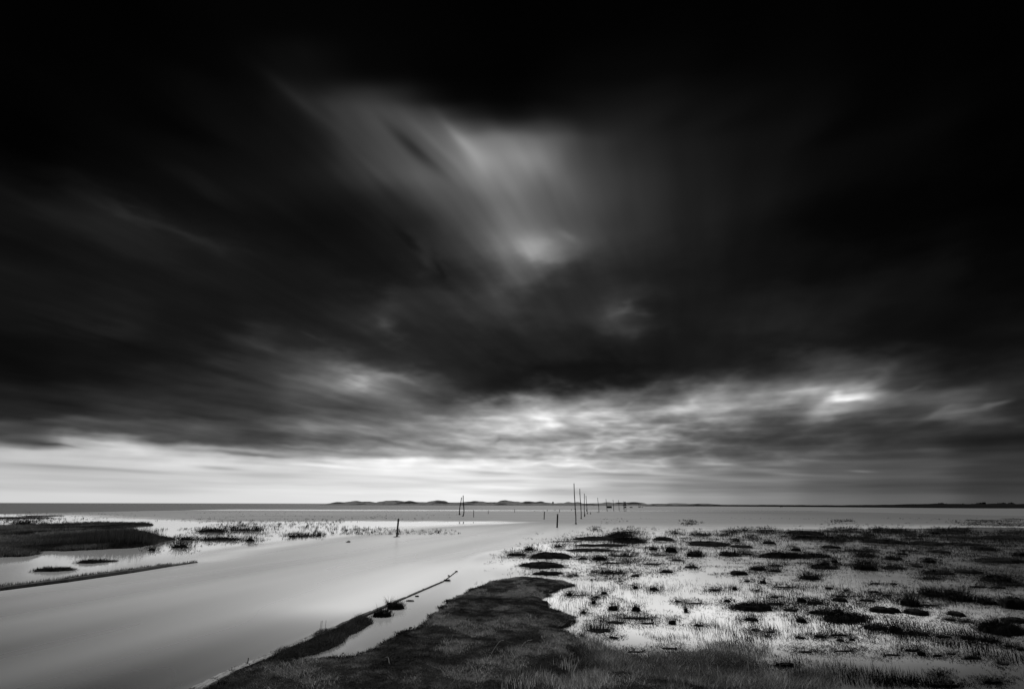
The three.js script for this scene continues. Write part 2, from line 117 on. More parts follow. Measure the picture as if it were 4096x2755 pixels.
// streaks, gaps and bands: [azimuth, elevation, slope, half length, half width, tone]
const STREAKS = [
  [-12.5,37.6,-29,4.0,0.54,-0.10], [-10.5,38.8,-28,4.1,0.59,0.05], [-9.0,37.4,-34,3.3,0.69,-0.02], [-4.4,37.7,-36,3.6,1.13,0.05], [-6.8,39.7,-29,3.1,0.60,0.06], [3.1,28.1,-24,2.7,1.26,0.13], [6.9,29.2,-21,1.2,0.62,0.07], [13.8,20.6,-14,1.4,0.53,0.08],
  [11.9,20.4,5,1.4,0.66,0.04], [-14.8,18.8,-33,1.4,0.74,0.07], [-22.3,16.8,-36,1.3,0.38,0.04], [-26.9,15.3,-35,1.3,0.66,0.04], [-17.2,13.0,-10,1.5,0.56,0.14], [-14.1,13.3,11,1.3,0.49,0.07], [-11.7,12.9,-11,1.6,0.49,0.05], [-17.1,14.3,-16,1.6,0.56,0.04],
  [32.8,9.6,10,1.7,0.45,0.32], [30.7,9.1,21,1.6,0.55,0.07], [28.9,10.0,3,2.5,0.43,0.06], [44.0,8.0,14,1.0,0.23,0.17], [40.1,7.6,18,1.7,0.24,0.07], [40.9,7.2,4,1.6,0.37,0.07], [38.8,10.2,16,1.1,0.19,0.06], [3.7,9.4,-18,2.1,0.74,0.14],
  [7.1,8.9,-21,1.3,0.74,-0.07], [1.7,9.0,29,1.4,0.49,0.06], [10.5,9.5,14,2.4,0.48,0.10], [13.4,10.6,37,1.3,0.40,0.06], [17.1,9.8,11,2.2,0.55,0.12], [19.6,10.3,27,1.5,0.46,0.09], [22.3,9.6,15,1.9,0.38,0.10], [6.6,10.1,28,1.3,0.49,0.07],
  [27.1,8.4,12,1.7,0.65,-0.07], [25.0,10.3,8,2.7,0.67,0.06], [23.4,11.4,31,2.2,0.52,0.06], [34.9,10.9,26,2.2,0.54,0.08], [-11.0,26.3,-56,1.8,0.79,0.04], [-8.9,26.0,-61,1.5,0.52,-0.03], [-12.7,28.3,-42,2.0,0.61,-0.04], [-41.2,25.0,-10,3.2,0.57,0.06],
  [-35.2,24.1,-10,3.7,0.62,0.04], [0.6,38.0,-34,4.7,1.89,0.06], [-6.2,39.7,-30,4.7,1.19,0.03], [0.8,34.2,-55,2.9,2.17,0.04], [9.3,13.9,0,10.9,1.65,-0.03], [-0.8,18.5,-1,10.3,1.96,-0.03], [-37.2,10.1,2,10.9,1.18,-0.03], [-39.5,13.7,5,10.6,1.55,-0.02],
  [-29.2,40.0,-13,3.6,0.84,0.03], [-22.7,37.6,-22,5.2,1.56,0.04], [-26.0,38.9,-18,4.6,0.53,0.02], [-17.0,34.3,-24,4.5,0.67,0.03], [7.1,35.3,-28,3.2,1.88,0.03], [-34.7,29.6,-15,3.2,0.58,0.02], [-27.0,4.6,-3,3.6,0.21,-0.16], [-20.5,4.1,-5,3.0,0.17,-0.10],
  [-29.1,3.2,-2,1.9,0.16,-0.16], [-40.9,2.9,-1,3.5,0.14,-0.07], [-35.8,2.7,-2,4.7,0.15,-0.08], [-23.6,2.6,-1,5.0,0.17,-0.06], [-43.1,4.6,-9,2.5,0.31,-0.12], [-41.8,4.5,-3,1.7,0.11,-0.14], [-19.6,3.7,-2,3.5,0.13,0.10], [-39.3,5.0,-4,2.8,0.15,0.05],
  [-16.5,7.7,-6,2.0,0.47,0.07], [-20.8,7.3,-6,1.9,0.45,0.06], [-6.1,7.5,-11,1.6,0.56,0.07], [-3.7,8.7,20,1.6,0.58,0.06], [-1.7,6.8,30,1.5,0.29,-0.10], [-5.1,5.8,-9,1.4,0.23,-0.10], [-8.9,6.5,-4,1.9,0.23,-0.08], [8.4,6.7,9,1.9,0.33,0.10],
  [7.0,5.6,19,1.0,0.28,0.10], [12.2,6.7,10,1.4,0.28,0.07], [9.3,5.7,38,0.9,0.23,0.10], [14.3,4.0,-4,2.0,0.14,0.16], [21.7,3.9,-5,2.2,0.13,0.13], [27.9,2.8,-4,2.2,0.12,0.10], [33.6,2.9,-5,1.0,0.10,0.12], [17.8,2.9,-3,3.0,0.13,0.08],
  [11.1,3.1,-3,3.6,0.14,-0.08], [19.8,2.3,-3,4.9,0.13,-0.06], [26.1,3.5,-5,3.0,0.17,-0.06], [13.3,2.1,-3,4.4,0.13,-0.05], [29.9,4.0,-6,1.1,0.10,0.06], [-3.1,3.3,-3,3.3,0.18,-0.12], [-10.2,2.5,-3,3.3,0.18,-0.07], [1.6,2.2,-2,2.8,0.14,-0.06],
  [-12.7,6.2,-5,2.8,0.23,-0.07], [-14.9,5.1,-4,2.8,0.18,-0.08], [-18.5,5.6,-3,2.2,0.18,0.08], [-23.6,5.8,-3,2.5,0.17,0.06],
];

{
  const W = 4096, H = 2048, data = new Float32Array(W * H * 4);
  // the broad tones of the deck on a coarse grid of directions
  const A0 = -62, A1 = 62, DA = 0.5, NA = Math.round((A1 - A0) / DA) + 1, DE = 0.25, NE = Math.round(64 / DE) + 1;
  const grid = new Float32Array(NA * NE);
  const deck = [...DECK_LOW, ...DECK_MIDDLE, ...DECK_HIGH].map(([a, e, v, sa, se]) => [a, e, v, 1 / (sa * (e < 6.5 ? 0.95 : 1.25)), 1 / (se * mix(0.8, 1.3, sstep(5.5, 10, e))), 1 / (sa * se)]);
  for (let j = 0; j < NE; j++) for (let i = 0; i < NA; i++) {
    const az = A0 + i * DA, el = j * DE; let s = 0, w = 1e-9;
    for (const [a, e, v, ia, ie, k] of deck) { const x = (az - a) * ia, y = (el - e) * ie, q = x * x + y * y; if (q < 900) { const g = k * (Math.exp(-q * 0.8) + 1e-5 * Math.exp(-q * 0.02)); s += g * v; w += g; } }
    if (w < 1e-8) { let best = 1e9; for (const [a, e, v, ia, ie] of deck) { const q = ((az - a) * ia) ** 2 + ((el - e) * ie) ** 2; if (q < best) { best = q; s = v * w; } } }
    grid[j * NA + i] = s / w;
  }
  const look = (az, el) => {
    const x = clamp((az - A0) / DA, 0, NA - 1.001), y = clamp(el / DE, 0, NE - 1.001), i = Math.floor(x), j = Math.floor(y), u = x - i, v = y - j, k = j * NA + i;
    return mix(mix(grid[k], grid[k + 1], u), mix(grid[k + NA], grid[k + NA + 1], u), v);
  };
  const streaks = STREAKS.map(([a, e, d, l, w, v]) => [a, e, Math.cos(d * RAD), Math.sin(d * RAD), 1 / l, 1 / w, v, l * 2.6]);
  const WIND = 19;   // the clouds drift along this azimuth, so their trails meet there on the horizon
  for (let row = H / 2; row < H; row++) {
    const el = ((row + 0.5) / H - 0.5) * 180, near = streaks.filter((s) => Math.abs(s[1] - el) < s[7]);
    const soft = sstep(5, 16, el), r = 1 / Math.tan((el + 1.2) * RAD);
    for (let col = 0; col < W; col++) {
      const t = ((col + 0.5) / W - 0.5) * 360;                       // azimuth from +x towards +z
      let az = t + 90; if (az > 180) az -= 360;                      // from the view to the sea, rightwards
      const wz = (az - WIND) * RAD, u = Math.sin(wz) * r, v = Math.cos(wz) * r;
      const trail = fbm(u * 2.3 + 5, v * 0.42 + 3, 4), fine = fbm(u * 9 + 40, v * 1.1, 3);
      const out = sstep(47, 62, Math.abs(az)) + sstep(50, 60, el) * (1 - sstep(47, 62, Math.abs(az)));
      let tone = 0;
      if (out < 1) {
        let la = az + trail * 1.3 * soft + fine * 0.35 * soft, le = el + (trail * 1.0 + fine * 0.25) * soft;
        const tear = sstep(3, 6, el) * (1 - sstep(20, 34, el)), tx = fbm(az * 0.13 + 20, el * 0.3 + 3, 4), ty = fbm(az * 0.16 + 50, el * 0.45 + 8, 4);
        la += tear * tx * 3.2; le += tear * ty * mix(0.9, 2.0, sstep(6, 16, el));
        tone = look(la, le);
        for (const [a, e, c, n, il, iw, k] of near) {
          const dx = la - a, dy = le - e, p = (dx * c + dy * n) * il, q = (dy * c - dx * n) * iw, m = p * p + q * q;
          if (m < 9) tone += k * Math.exp(-m);
        }
        // broken bands and puffs low down, drawn-out trails higher up
        const low = 1 - soft, band = fbm(az * 0.07 + 3, el * 1.4 + az * 0.012, 4), puff = fbm(az * 0.2, el * 0.62 + 7, 4);
        tone += low * tone * (band * mix(0.13, 0.3, sstep(-12, 4, az)) + puff * 0.22 * sstep(2.5, 5, el)) * sstep(0.2, 1.5, el);
        tone += low * Math.max(0, puff) * 0.22 * sstep(3, 5, el) * (1 - sstep(9, 13, el)) * Math.exp(-(((az - 14) / 18) ** 2));
        const mid = sstep(4, 7, el) * (1 - sstep(17, 30, el)), lump = fbm(u * 1.5 + 2, v * 0.75 + 5, 5);
        tone *= 1 + soft * (trail * 0.24 + fine * mix(0.06, 0.16, sstep(14, 26, el))) + mid * lump * 0.38;
        const rag = 1 - Math.abs(fbm(az * 0.10 + 1, el * 0.52 + az * 0.02, 4)) * 3.0;
        tone += sstep(2.6, 4, el) * (1 - sstep(8, 11, el)) * Math.max(0, rag) ** 2 * 0.15 * Math.exp(-(((az - 11) / 15) ** 2)) * clamp(tone * 1.8);
      }
      if (out > 0) {                                                  // the same heavy deck goes on round the sky
        const edge = look(clamp(az, -46, 46), Math.min(el, 50));
        const far = clamp(0.075 + 0.24 * Math.exp(-el / 5) + trail * 0.05 + fine * 0.02, 0.01, 1);
        tone = mix(tone, mix(edge, far, sstep(46, 95, Math.abs(az))), out);
      }
      const l = lin(clamp(tone, 0.002, 1)) / EXPOSURE, k = (row * W + col) * 4;
      data[k] = data[k + 1] = data[k + 2] = l; data[k + 3] = 1;
    }
  }
  for (let k = 0; k < W * H / 2; k++) { data[k * 4] = data[k * 4 + 1] = data[k * 4 + 2] = 0.04; data[k * 4 + 3] = 1; }
  const sky = new THREE.DataTexture(data, W, H, THREE.RGBAFormat, THREE.FloatType);
  sky.mapping = THREE.EquirectangularReflectionMapping; sky.magFilter = THREE.LinearFilter; sky.needsUpdate = true;
  scene.background = sky; scene.environment = sky;
}

// ---------------------------------------------------------------- places, names, materials
const _v = new THREE.Vector3(), F = 2048;
const m4 = camera.matrixWorld.clone();
// the point at height y that a spot of the survey picture (4096 wide) shows
function G(px, py, y = 0) {
  _v.set((px - 2048) / F, (1377.5 - py) / F, -1).transformDirection(m4);
  const t = (y - EYE) / Math.min(_v.y, -1e-5);
  return new THREE.Vector3(_v.x * t, y, _v.z * t);
}
const horizonAt = (px) => 2016 + (px - 2048) * 0.0021;
const used = new Map();
function numbered(name) { const n = used.get(name) ?? 0; used.set(name, n + 1); return n ? `${name}_${String(n).padStart(3, '0')}` : name; }
function tag(o, label, category, group, kind) {
  if (label) o.userData.label = label; if (category) o.userData.category = category; if (group) o.userData.group = group; if (kind) o.userData.kind = kind; return o;
}
function thing(name, label, category, p, group) { const o = new THREE.Group(); o.name = numbered(name); o.position.copy(p); scene.add(o); return tag(o, label, category, group); }
const partNames = new WeakMap();
function add(parent, name, geo, mat) {
  const m = new THREE.Mesh(geo, mat); m.castShadow = m.receiveShadow = true;
  if (parent === scene) m.name = numbered(name);
  else { const c = partNames.get(parent) ?? {}; partNames.set(parent, c); const n = c[name] = (c[name] ?? -1) + 1; m.name = n ? `${name}_${String(n).padStart(3, '0')}` : name; }
  parent.add(m); return m;
}
function grey(v, rough = 0.9, more = {}) { return new THREE.MeshPhysicalMaterial({ specularIntensity: 0.35, color: new THREE.Color().setRGB(v, v, v), roughness: rough, ...more }); }
function speckle(size, fn, repeat = 1, srgb = false) {
  const d = new Uint8Array(size * size * 4);
  for (let j = 0; j < size; j++) for (let i = 0; i < size; i++) { const v = clamp(fn(i / size, j / size)) * 255, k = (j * size + i) * 4; d[k] = d[k + 1] = d[k + 2] = v; d[k + 3] = 255; }
  const t = new THREE.DataTexture(d, size, size); t.wrapS = t.wrapT = THREE.RepeatWrapping; t.magFilter = THREE.LinearFilter; t.repeat.set(repeat, repeat); t.needsUpdate = true; return t;
}
const woodMap = speckle(256, (x, y) => 0.55 + 0.4 * fbm(x * 40, y * 5, 4) + 0.25 * fbm(x * 9 + 7, y * 30, 3));
const stoneMap = speckle(512, (x, y) => 0.62 + 0.35 * fbm(x * 10, y * 10, 5) - 0.5 * sstep(0.06, 0.0, Math.abs(fbm(x * 6 + 3, y * 22 + 9, 4))));
const M = {
  wood: grey(0.035, 0.85, { map: woodMap, bumpMap: woodMap, bumpScale: 0.004 }),
  paleWood: grey(0.07, 0.8, { map: woodMap, bumpMap: woodMap, bumpScale: 0.004 }),
  disc: grey(0.28, 0.45), stone: grey(0.05, 0.8, { map: stoneMap, bumpMap: stoneMap, bumpScale: 0.01 }),
  concrete: grey(0.26, 0.75, { map: stoneMap, bumpMap: stoneMap, bumpScale: 0.012 }),
  darkConcrete: grey(0.07, 0.8, { map: stoneMap, bumpMap: stoneMap, bumpScale: 0.012 }),
  turf: grey(0.012, 1, { specularIntensity: 0 }), blade: grey(1, 0.75, { side: THREE.DoubleSide, vertexColors: true }),
  white: grey(0.5, 0.6), dark: grey(0.02, 0.9, { specularIntensity: 0.05 }),
};
function bumpy(geo, amp, freq, seed = 0) {           // uneven surface: push vertices along their normals
  if (!geo.attributes.normal) geo.computeVertexNormals(); const p = geo.attributes.position, n = geo.attributes.normal;
  for (let i = 0; i < p.count; i++) { const x = p.getX(i), y = p.getY(i), z = p.getZ(i), k = amp * (fbm(x * freq + seed, y * freq + z * freq * 1.3 + seed * 2, 3)); p.setXYZ(i, x + n.getX(i) * k, y + n.getY(i) * k, z + n.getZ(i) * k); }
  geo.computeVertexNormals(); return geo;
}
// polygons on the ground
function dense(points, step) {                        // a smooth closed line through the points
  const c = new THREE.CatmullRomCurve3(points, true, 'centripetal', 0.5); return c.getSpacedPoints(Math.max(24, Math.ceil(c.getLength() / step))).slice(0, -1);
}
function segDist(x, z, ax, az, bx, bz) { const dx = bx - ax, dz = bz - az, t = clamp(((x - ax) * dx + (z - az) * dz) / (dx * dx + dz * dz + 1e-12)); return Math.hypot(x - ax - dx * t, z - az - dz * t); }
function inside(x, z, P) { let c = false; for (let i = 0, j = P.length - 1; i < P.length; j = i++) { const a = P[i], b = P[j]; if ((a.z > z) !== (b.z > z) && x < (b.x - a.x) * (z - a.z) / (b.z - a.z) + a.x) c = !c; } return c; }
function sdist(x, z, P) { let d = 1e9; for (let i = 0, j = P.length - 1; i < P.length; j = i++) d = Math.min(d, segDist(x, z, P[j].x, P[j].z, P[i].x, P[i].z)); return inside(x, z, P) ? d : -d; }
function lineDist(x, z, L) { let d = 1e9; for (let i = 1; i < L.length; i++) d = Math.min(d, segDist(x, z, L[i - 1].x, L[i - 1].z, L[i].x, L[i].z)); return d; }
const px = (s) => s.trim().split(/\s+/).map((q) => { const [x, y] = q.split(',').map(Number); return G(x, y); });

// ---------------------------------------------------------------- water
// road edges, shores and the flow, surveyed on the ground
const KERB = px('740,2768 905,2697 1040,2643 1208,2566 1330,2517 1480,2452 1620,2393 1773,2326 1826,2286');
const KERB_LEFT = px('-500,2418 0,2357 275,2320 525,2286 690,2262 786,2250');
const BANK = px('830,2775 900,2712 1000,2668 1080,2652 1176,2655 1230,2650 1317,2645 1398,2639 1462,2618 1536,2580 1582,2556 1610,2536 1639,2526 1667,2527 1695,2504 1727,2483 1731,2462 1780,2448 1761,2431 1794,2426 1794,2409 1823,2395 1872,2379 1871,2370 1900,2357 1943,2343 1970,2329 2016,2321 2074,2312 2161,2314 2205,2322 2248,2331 2292,2343 2248,2353 2213,2368 2176,2378 2187,2384 2165,2400 2169,2407 2202,2411 2184,2425 2176,2432 2205,2439 2234,2452 2250,2464 2294,2474 2287,2489 2257,2506 2218,2518 2277,2541 2322,2553 2322,2570 2324,2590 2292,2602 2268,2610 2304,2642 2318,2668 2379,2678 2440,2692 2560,2716 2740,2738 2870,2775');
BANK.push(new THREE.Vector3(6, 0, -2.5), new THREE.Vector3(6, 0, 3), new THREE.Vector3(-4.6, 0, 3), new THREE.Vector3(-4.6, 0, -4.4));
{
  const N = 2048, X0 = -110, X1 = 110, Z0 = -220, Z1 = 0, col = new Float32Array(N * N * 4), orm = new Float32Array(N * N * 4);
  const rightShore = [...KERB, ...px('1880,2240 1952,2208 2098,2186 2245,2160 2391,2142 2538,2130 2732,2126 3024,2117 3375,2115 4096,2108 5200,2100')];
  const leftShore = [...KERB_LEFT, ...px('850,2212 1000,2184 1172,2159 1366,2136 1600,2110 1893,2096 2120,2088')];
  const rightPoly = [...rightShore, new THREE.Vector3(400, 0, -40), new THREE.Vector3(400, 0, 10), new THREE.Vector3(-5, 0, 10)];
  const leftPoly = [...leftShore, ...px('1900,2086 1400,2084 900,2086 560,2074 300,2058 -900,2050'), new THREE.Vector3(-400, 0, -20)];
  const silk = px('1400,2420 1560,2356 1690,2304 1790,2274 1900,2262 2060,2256 2200,2258'), silk2 = px('800,2240 1000,2200 1300,2150 1650,2108 2000,2092');
  const a = G(420, 2430), b = G(1150, 2290), fx = b.x - a.x, fz = b.z - a.z, fl = Math.hypot(fx, fz), cx = fx / fl, cz = fz / fl;
  for (let j = 0; j < N; j++) for (let i = 0; i < N; i++) {
    const x = mix(X0, X1, (i + 0.5) / N), z = mix(Z1, Z0, (j + 0.5) / N), k = (j * N + i) * 4, D = -z;
    if (Math.abs(x) > D * 1.12 + 6) { col[k] = col[k + 1] = col[k + 2] = 0.3; col[k + 3] = 1; orm[k + 1] = 0.3; orm[k + 3] = 1; continue; }
    const al = x * cx + z * cz, ac = z * cx - x * cz;                    // along and across the flow
    const wob = (fbm(al * 0.05, ac * 0.25, 3)) * D * 0.05;
    const R = sdist(x, z, rightPoly), L = sdist(x, z, leftPoly), soft = 0.15 + D * 0.02;
    const wr = sstep(-soft, soft, R + wob * sstep(14, 24, D)), wl = sstep(-soft - D * 0.03, soft + D * 0.03, L + wob * sstep(14, 24, D));
    const flow = fbm(al * 0.05, ac * 0.5, 2), flow2 = fbm(al * 0.02 + 9, ac * 0.16, 3), wide = fbm(x * 0.012, z * 0.06, 4), thin = fbm(x * 0.03 + 3, z * 0.35, 3);
    const farOut = sstep(36, 70, D);
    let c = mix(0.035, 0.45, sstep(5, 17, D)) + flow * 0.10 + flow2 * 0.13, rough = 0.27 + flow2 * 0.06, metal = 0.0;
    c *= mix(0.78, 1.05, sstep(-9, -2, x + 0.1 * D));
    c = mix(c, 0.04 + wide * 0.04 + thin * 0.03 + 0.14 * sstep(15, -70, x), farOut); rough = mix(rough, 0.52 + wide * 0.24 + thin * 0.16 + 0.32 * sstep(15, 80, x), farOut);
    const calm = sstep(165, 185, D) * sstep(219, 205, D); rough = mix(rough, 0.09, calm);
    // still shallows: sky reflection painted as bed tone, pale mid, dark sides and near
    const sand = Math.exp(-(((x - 3.2 - D * 0.06) / (1.5 + D * 0.30)) ** 2)) * sstep(7.5, 10.5, D), bar = Math.exp(-(((D - 11.3 - 0.12 * x) / 1.0) ** 2)) * sstep(1.5, 3, x) * sstep(11, 7, x) * (0.8 + 0.5 * fbm(x * 0.5, z * 0.9, 3)), mott = clamp(0.75 + 0.9 * fbm(x * 0.35 + 4, z * 0.3, 4), 0.35, 1.1), bed = mix(mix(0.34, 0.74, sstep(8, 11.5, D)) * mix(1, mott, sstep(3, 9, x)) * (1 - 0.3 * sstep(8, 26, x)), 0.95, clamp(sand + bar));  // sand and bar are painted sky reflection: central bright patch and bright cloud band
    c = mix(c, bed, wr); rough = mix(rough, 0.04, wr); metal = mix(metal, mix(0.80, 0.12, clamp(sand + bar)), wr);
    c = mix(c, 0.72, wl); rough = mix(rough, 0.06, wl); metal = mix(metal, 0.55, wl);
    // silky broken water at the road edges
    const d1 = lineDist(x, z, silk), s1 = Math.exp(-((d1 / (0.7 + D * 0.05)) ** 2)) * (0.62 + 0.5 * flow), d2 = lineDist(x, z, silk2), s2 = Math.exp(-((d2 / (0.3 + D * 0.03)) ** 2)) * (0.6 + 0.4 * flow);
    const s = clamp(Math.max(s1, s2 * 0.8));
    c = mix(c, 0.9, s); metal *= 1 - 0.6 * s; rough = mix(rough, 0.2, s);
    const v = clamp(c);
    col[k] = col[k + 1] = col[k + 2] = v; col[k + 3] = 1; orm[k] = 1; orm[k + 1] = clamp(rough, 0.02, 1); orm[k + 2] = clamp(metal); orm[k + 3] = 1;
  }
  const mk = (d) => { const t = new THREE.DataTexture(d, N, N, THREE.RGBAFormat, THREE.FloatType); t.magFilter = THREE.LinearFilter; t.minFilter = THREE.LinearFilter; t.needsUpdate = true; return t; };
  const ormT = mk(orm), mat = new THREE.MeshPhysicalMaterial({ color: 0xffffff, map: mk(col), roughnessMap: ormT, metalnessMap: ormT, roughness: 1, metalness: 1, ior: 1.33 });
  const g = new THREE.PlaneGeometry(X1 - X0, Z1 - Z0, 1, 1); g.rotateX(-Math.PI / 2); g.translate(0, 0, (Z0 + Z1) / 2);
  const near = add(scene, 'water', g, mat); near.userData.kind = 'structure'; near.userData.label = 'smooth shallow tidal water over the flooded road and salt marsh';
  // open sea beyond and to the sides: a plate with a hole, out to the horizon
  const sh = new THREE.Shape(); sh.moveTo(-26000, -800); sh.lineTo(26000, -800); sh.lineTo(26000, 26000); sh.lineTo(-26000, 26000); sh.closePath();
  const h = new THREE.Path(); h.moveTo(X0, 0); h.lineTo(X0, -Z0); h.lineTo(X1, -Z0); h.lineTo(X1, 0); h.closePath(); sh.holes.push(h);
  const sg = new THREE.ShapeGeometry(sh); sg.rotateX(-Math.PI / 2);
  const sea = add(scene, 'sea', sg, new THREE.MeshPhysicalMaterial({ color: new THREE.Color(0.085, 0.085, 0.085), roughness: 0.5, ior: 1.33, specularIntensity: 0.55 })); sea.userData.kind = 'structure'; sea.userData.label = 'dark wind ruffled open sea below the horizon';
}

// ---------------------------------------------------------------- blades of grass
// one geometry of many bent blades; each blade: base point, height, lean direction and amount, width, tone
function blades(list) {
  const pos = [], col = [], idx = [];
  for (const [x, y, z, h, la, ln, w, tone, yaw] of list) {
    const dx = Math.cos(la) * ln * h, dz = Math.sin(la) * ln * h, wx = Math.cos(yaw) * w / 2, wz = Math.sin(yaw) * w / 2, n = pos.length / 3;
    pos.push(x - wx, y, z - wz, x + wx, y, z + wz, x + dx * 0.35 - wx * 0.8, y + h * 0.55, z + dz * 0.35 - wz * 0.8, x + dx * 0.35 + wx * 0.8, y + h * 0.55, z + dz * 0.35 + wz * 0.8, x + dx, y + h * Math.sqrt(Math.max(0.1, 1 - ln * ln * 0.5)), z + dz);
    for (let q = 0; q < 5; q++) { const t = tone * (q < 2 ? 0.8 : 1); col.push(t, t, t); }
    idx.push(n, n + 1, n + 2, n + 1, n + 3, n + 2, n + 2, n + 3, n + 4);
  }
  const g = new THREE.BufferGeometry(); g.setAttribute('position', new THREE.Float32BufferAttribute(pos, 3)); g.setAttribute('color', new THREE.Float32BufferAttribute(col, 3)); g.setIndex(idx); g.computeVertexNormals(); return g;
}
const bladeMat = (t) => new THREE.MeshPhysicalMaterial({ color: 0xffffff, vertexColors: true, side: THREE.DoubleSide, roughness: 0.9, specularIntensity: 0.15, transmission: t, thickness: 0, ior: 1.4 });
M.grassBlade = bladeMat(0); M.thinBlade = bladeMat(0.45);
function sprig(seed, n, spread, h, tone, w, lean = 0.6) { const r = rng(seed), l = []; for (let i = 0; i < n; i++) { const a = r() * 6.283, d = Math.sqrt(r()) * spread; l.push([Math.cos(a) * d, -0.01, Math.sin(a) * d, h * (0.5 + 0.7 * r()), a + (r() - 0.5) * 2, lean * (0.25 + r()), w * (0.6 + 0.7 * r()), tone * (0.6 + 0.8 * r()), r() * 3.14]); } return blades(l); }
function scatter(name, geo, mat, places, label) {         // places: [x, y, z, scale, yaw, tone, stretch]
  const im = new THREE.InstancedMesh(geo, mat, places.length), o = new THREE.Object3D(), c = new THREE.Color();
  places.forEach(([x, y, z, s, yaw, t, st = 1], i) => { o.position.set(x, y, z); o.rotation.set(0, yaw, 0); o.scale.set(s, s * st, s); o.updateMatrix(); im.setMatrixAt(i, o.matrix); im.setColorAt(i, c.setRGB(t, t, t)); });
  im.name = numbered(name); im.castShadow = im.receiveShadow = true; scene.add(im); return tag(im, label, null, null, 'stuff');
}

// ---------------------------------------------------------------- turf ground that rises out of the water
function land(P, step, height, edge, rough, seed, holes = []) {
  let x0 = 1e9, x1 = -1e9, z0 = 1e9, z1 = -1e9; for (const p of P) { x0 = Math.min(x0, p.x); x1 = Math.max(x1, p.x); z0 = Math.min(z0, p.z); z1 = Math.max(z1, p.z); }
  const m = step * 3, nx = Math.ceil((x1 - x0 + 2 * m) / step), nz = Math.ceil((z1 - z0 + 2 * m) / step), pos = [], hgt = [], idx = [], at = new Int32Array((nx + 1) * (nz + 1)).fill(-1);
  const H = (x, z) => {
    const d = sdist(x, z, P) + fbm(x * 5 + seed, z * 5, 3) * edge * 0.45 + fbm(x * 1.7, z * 1.7 + seed, 2) * edge * 0.6 ;
    let dd = d + (holes.length ? fbm(x * 0.9 + seed, z * 0.35, 3) * 0.9 : 0); for (const h of holes) dd = Math.min(dd, -sdist(x, z, h) + fbm(x * 1.3 + seed, z * 0.9, 3) * 0.5);
    return rise(x, z, dd);
  };
  const rise = (x, z, d) => {
    if (d < 0) return Math.max(-0.08, d * 0.6);
    return height * (0.45 * sstep(0, edge * 0.35, d) + 0.55 * sstep(0, edge * 2.2, d)) + rough * sstep(0, edge, d) * (fbm(x * 1.1 + seed, z * 1.1, 3) + 0.45 * fbm(x * 6, z * 6 + seed, 3));
  };
  const hs = new Float32Array((nx + 1) * (nz + 1));
  for (let j = 0; j <= nz; j++) for (let i = 0; i <= nx; i++) hs[j * (nx + 1) + i] = H(x0 - m + i * step, z0 - m + j * step);
  const v = (i, j) => { const k = j * (nx + 1) + i; if (at[k] < 0) { at[k] = pos.length / 3; pos.push(x0 - m + i * step, hs[k], z0 - m + j * step); } return at[k]; };
  for (let j = 0; j < nz; j++) for (let i = 0; i < nx; i++) {
    const k = j * (nx + 1) + i; if (Math.max(hs[k], hs[k + 1], hs[k + nx + 1], hs[k + nx + 2]) < -0.005) continue;
    const a = v(i, j), b = v(i + 1, j), c = v(i, j + 1), d = v(i + 1, j + 1); idx.push(a, c, b, b, c, d);
  }
  const g = new THREE.BufferGeometry(); g.setAttribute('position', new THREE.Float32BufferAttribute(pos, 3)); g.setIndex(idx); g.computeVertexNormals();
  return { g, H: (x, z) => { const u = clamp((x - x0 + m) / step, 0, nx - 0.001), w = clamp((z - z0 + m) / step, 0, nz - 0.001), i = Math.floor(u), j = Math.floor(w), k = j * (nx + 1) + i; return mix(mix(hs[k], hs[k + 1], u - i), mix(hs[k + nx + 1], hs[k + nx + 2], u - i), w - j); }, box: [x0, x1, z0, z1] };
}
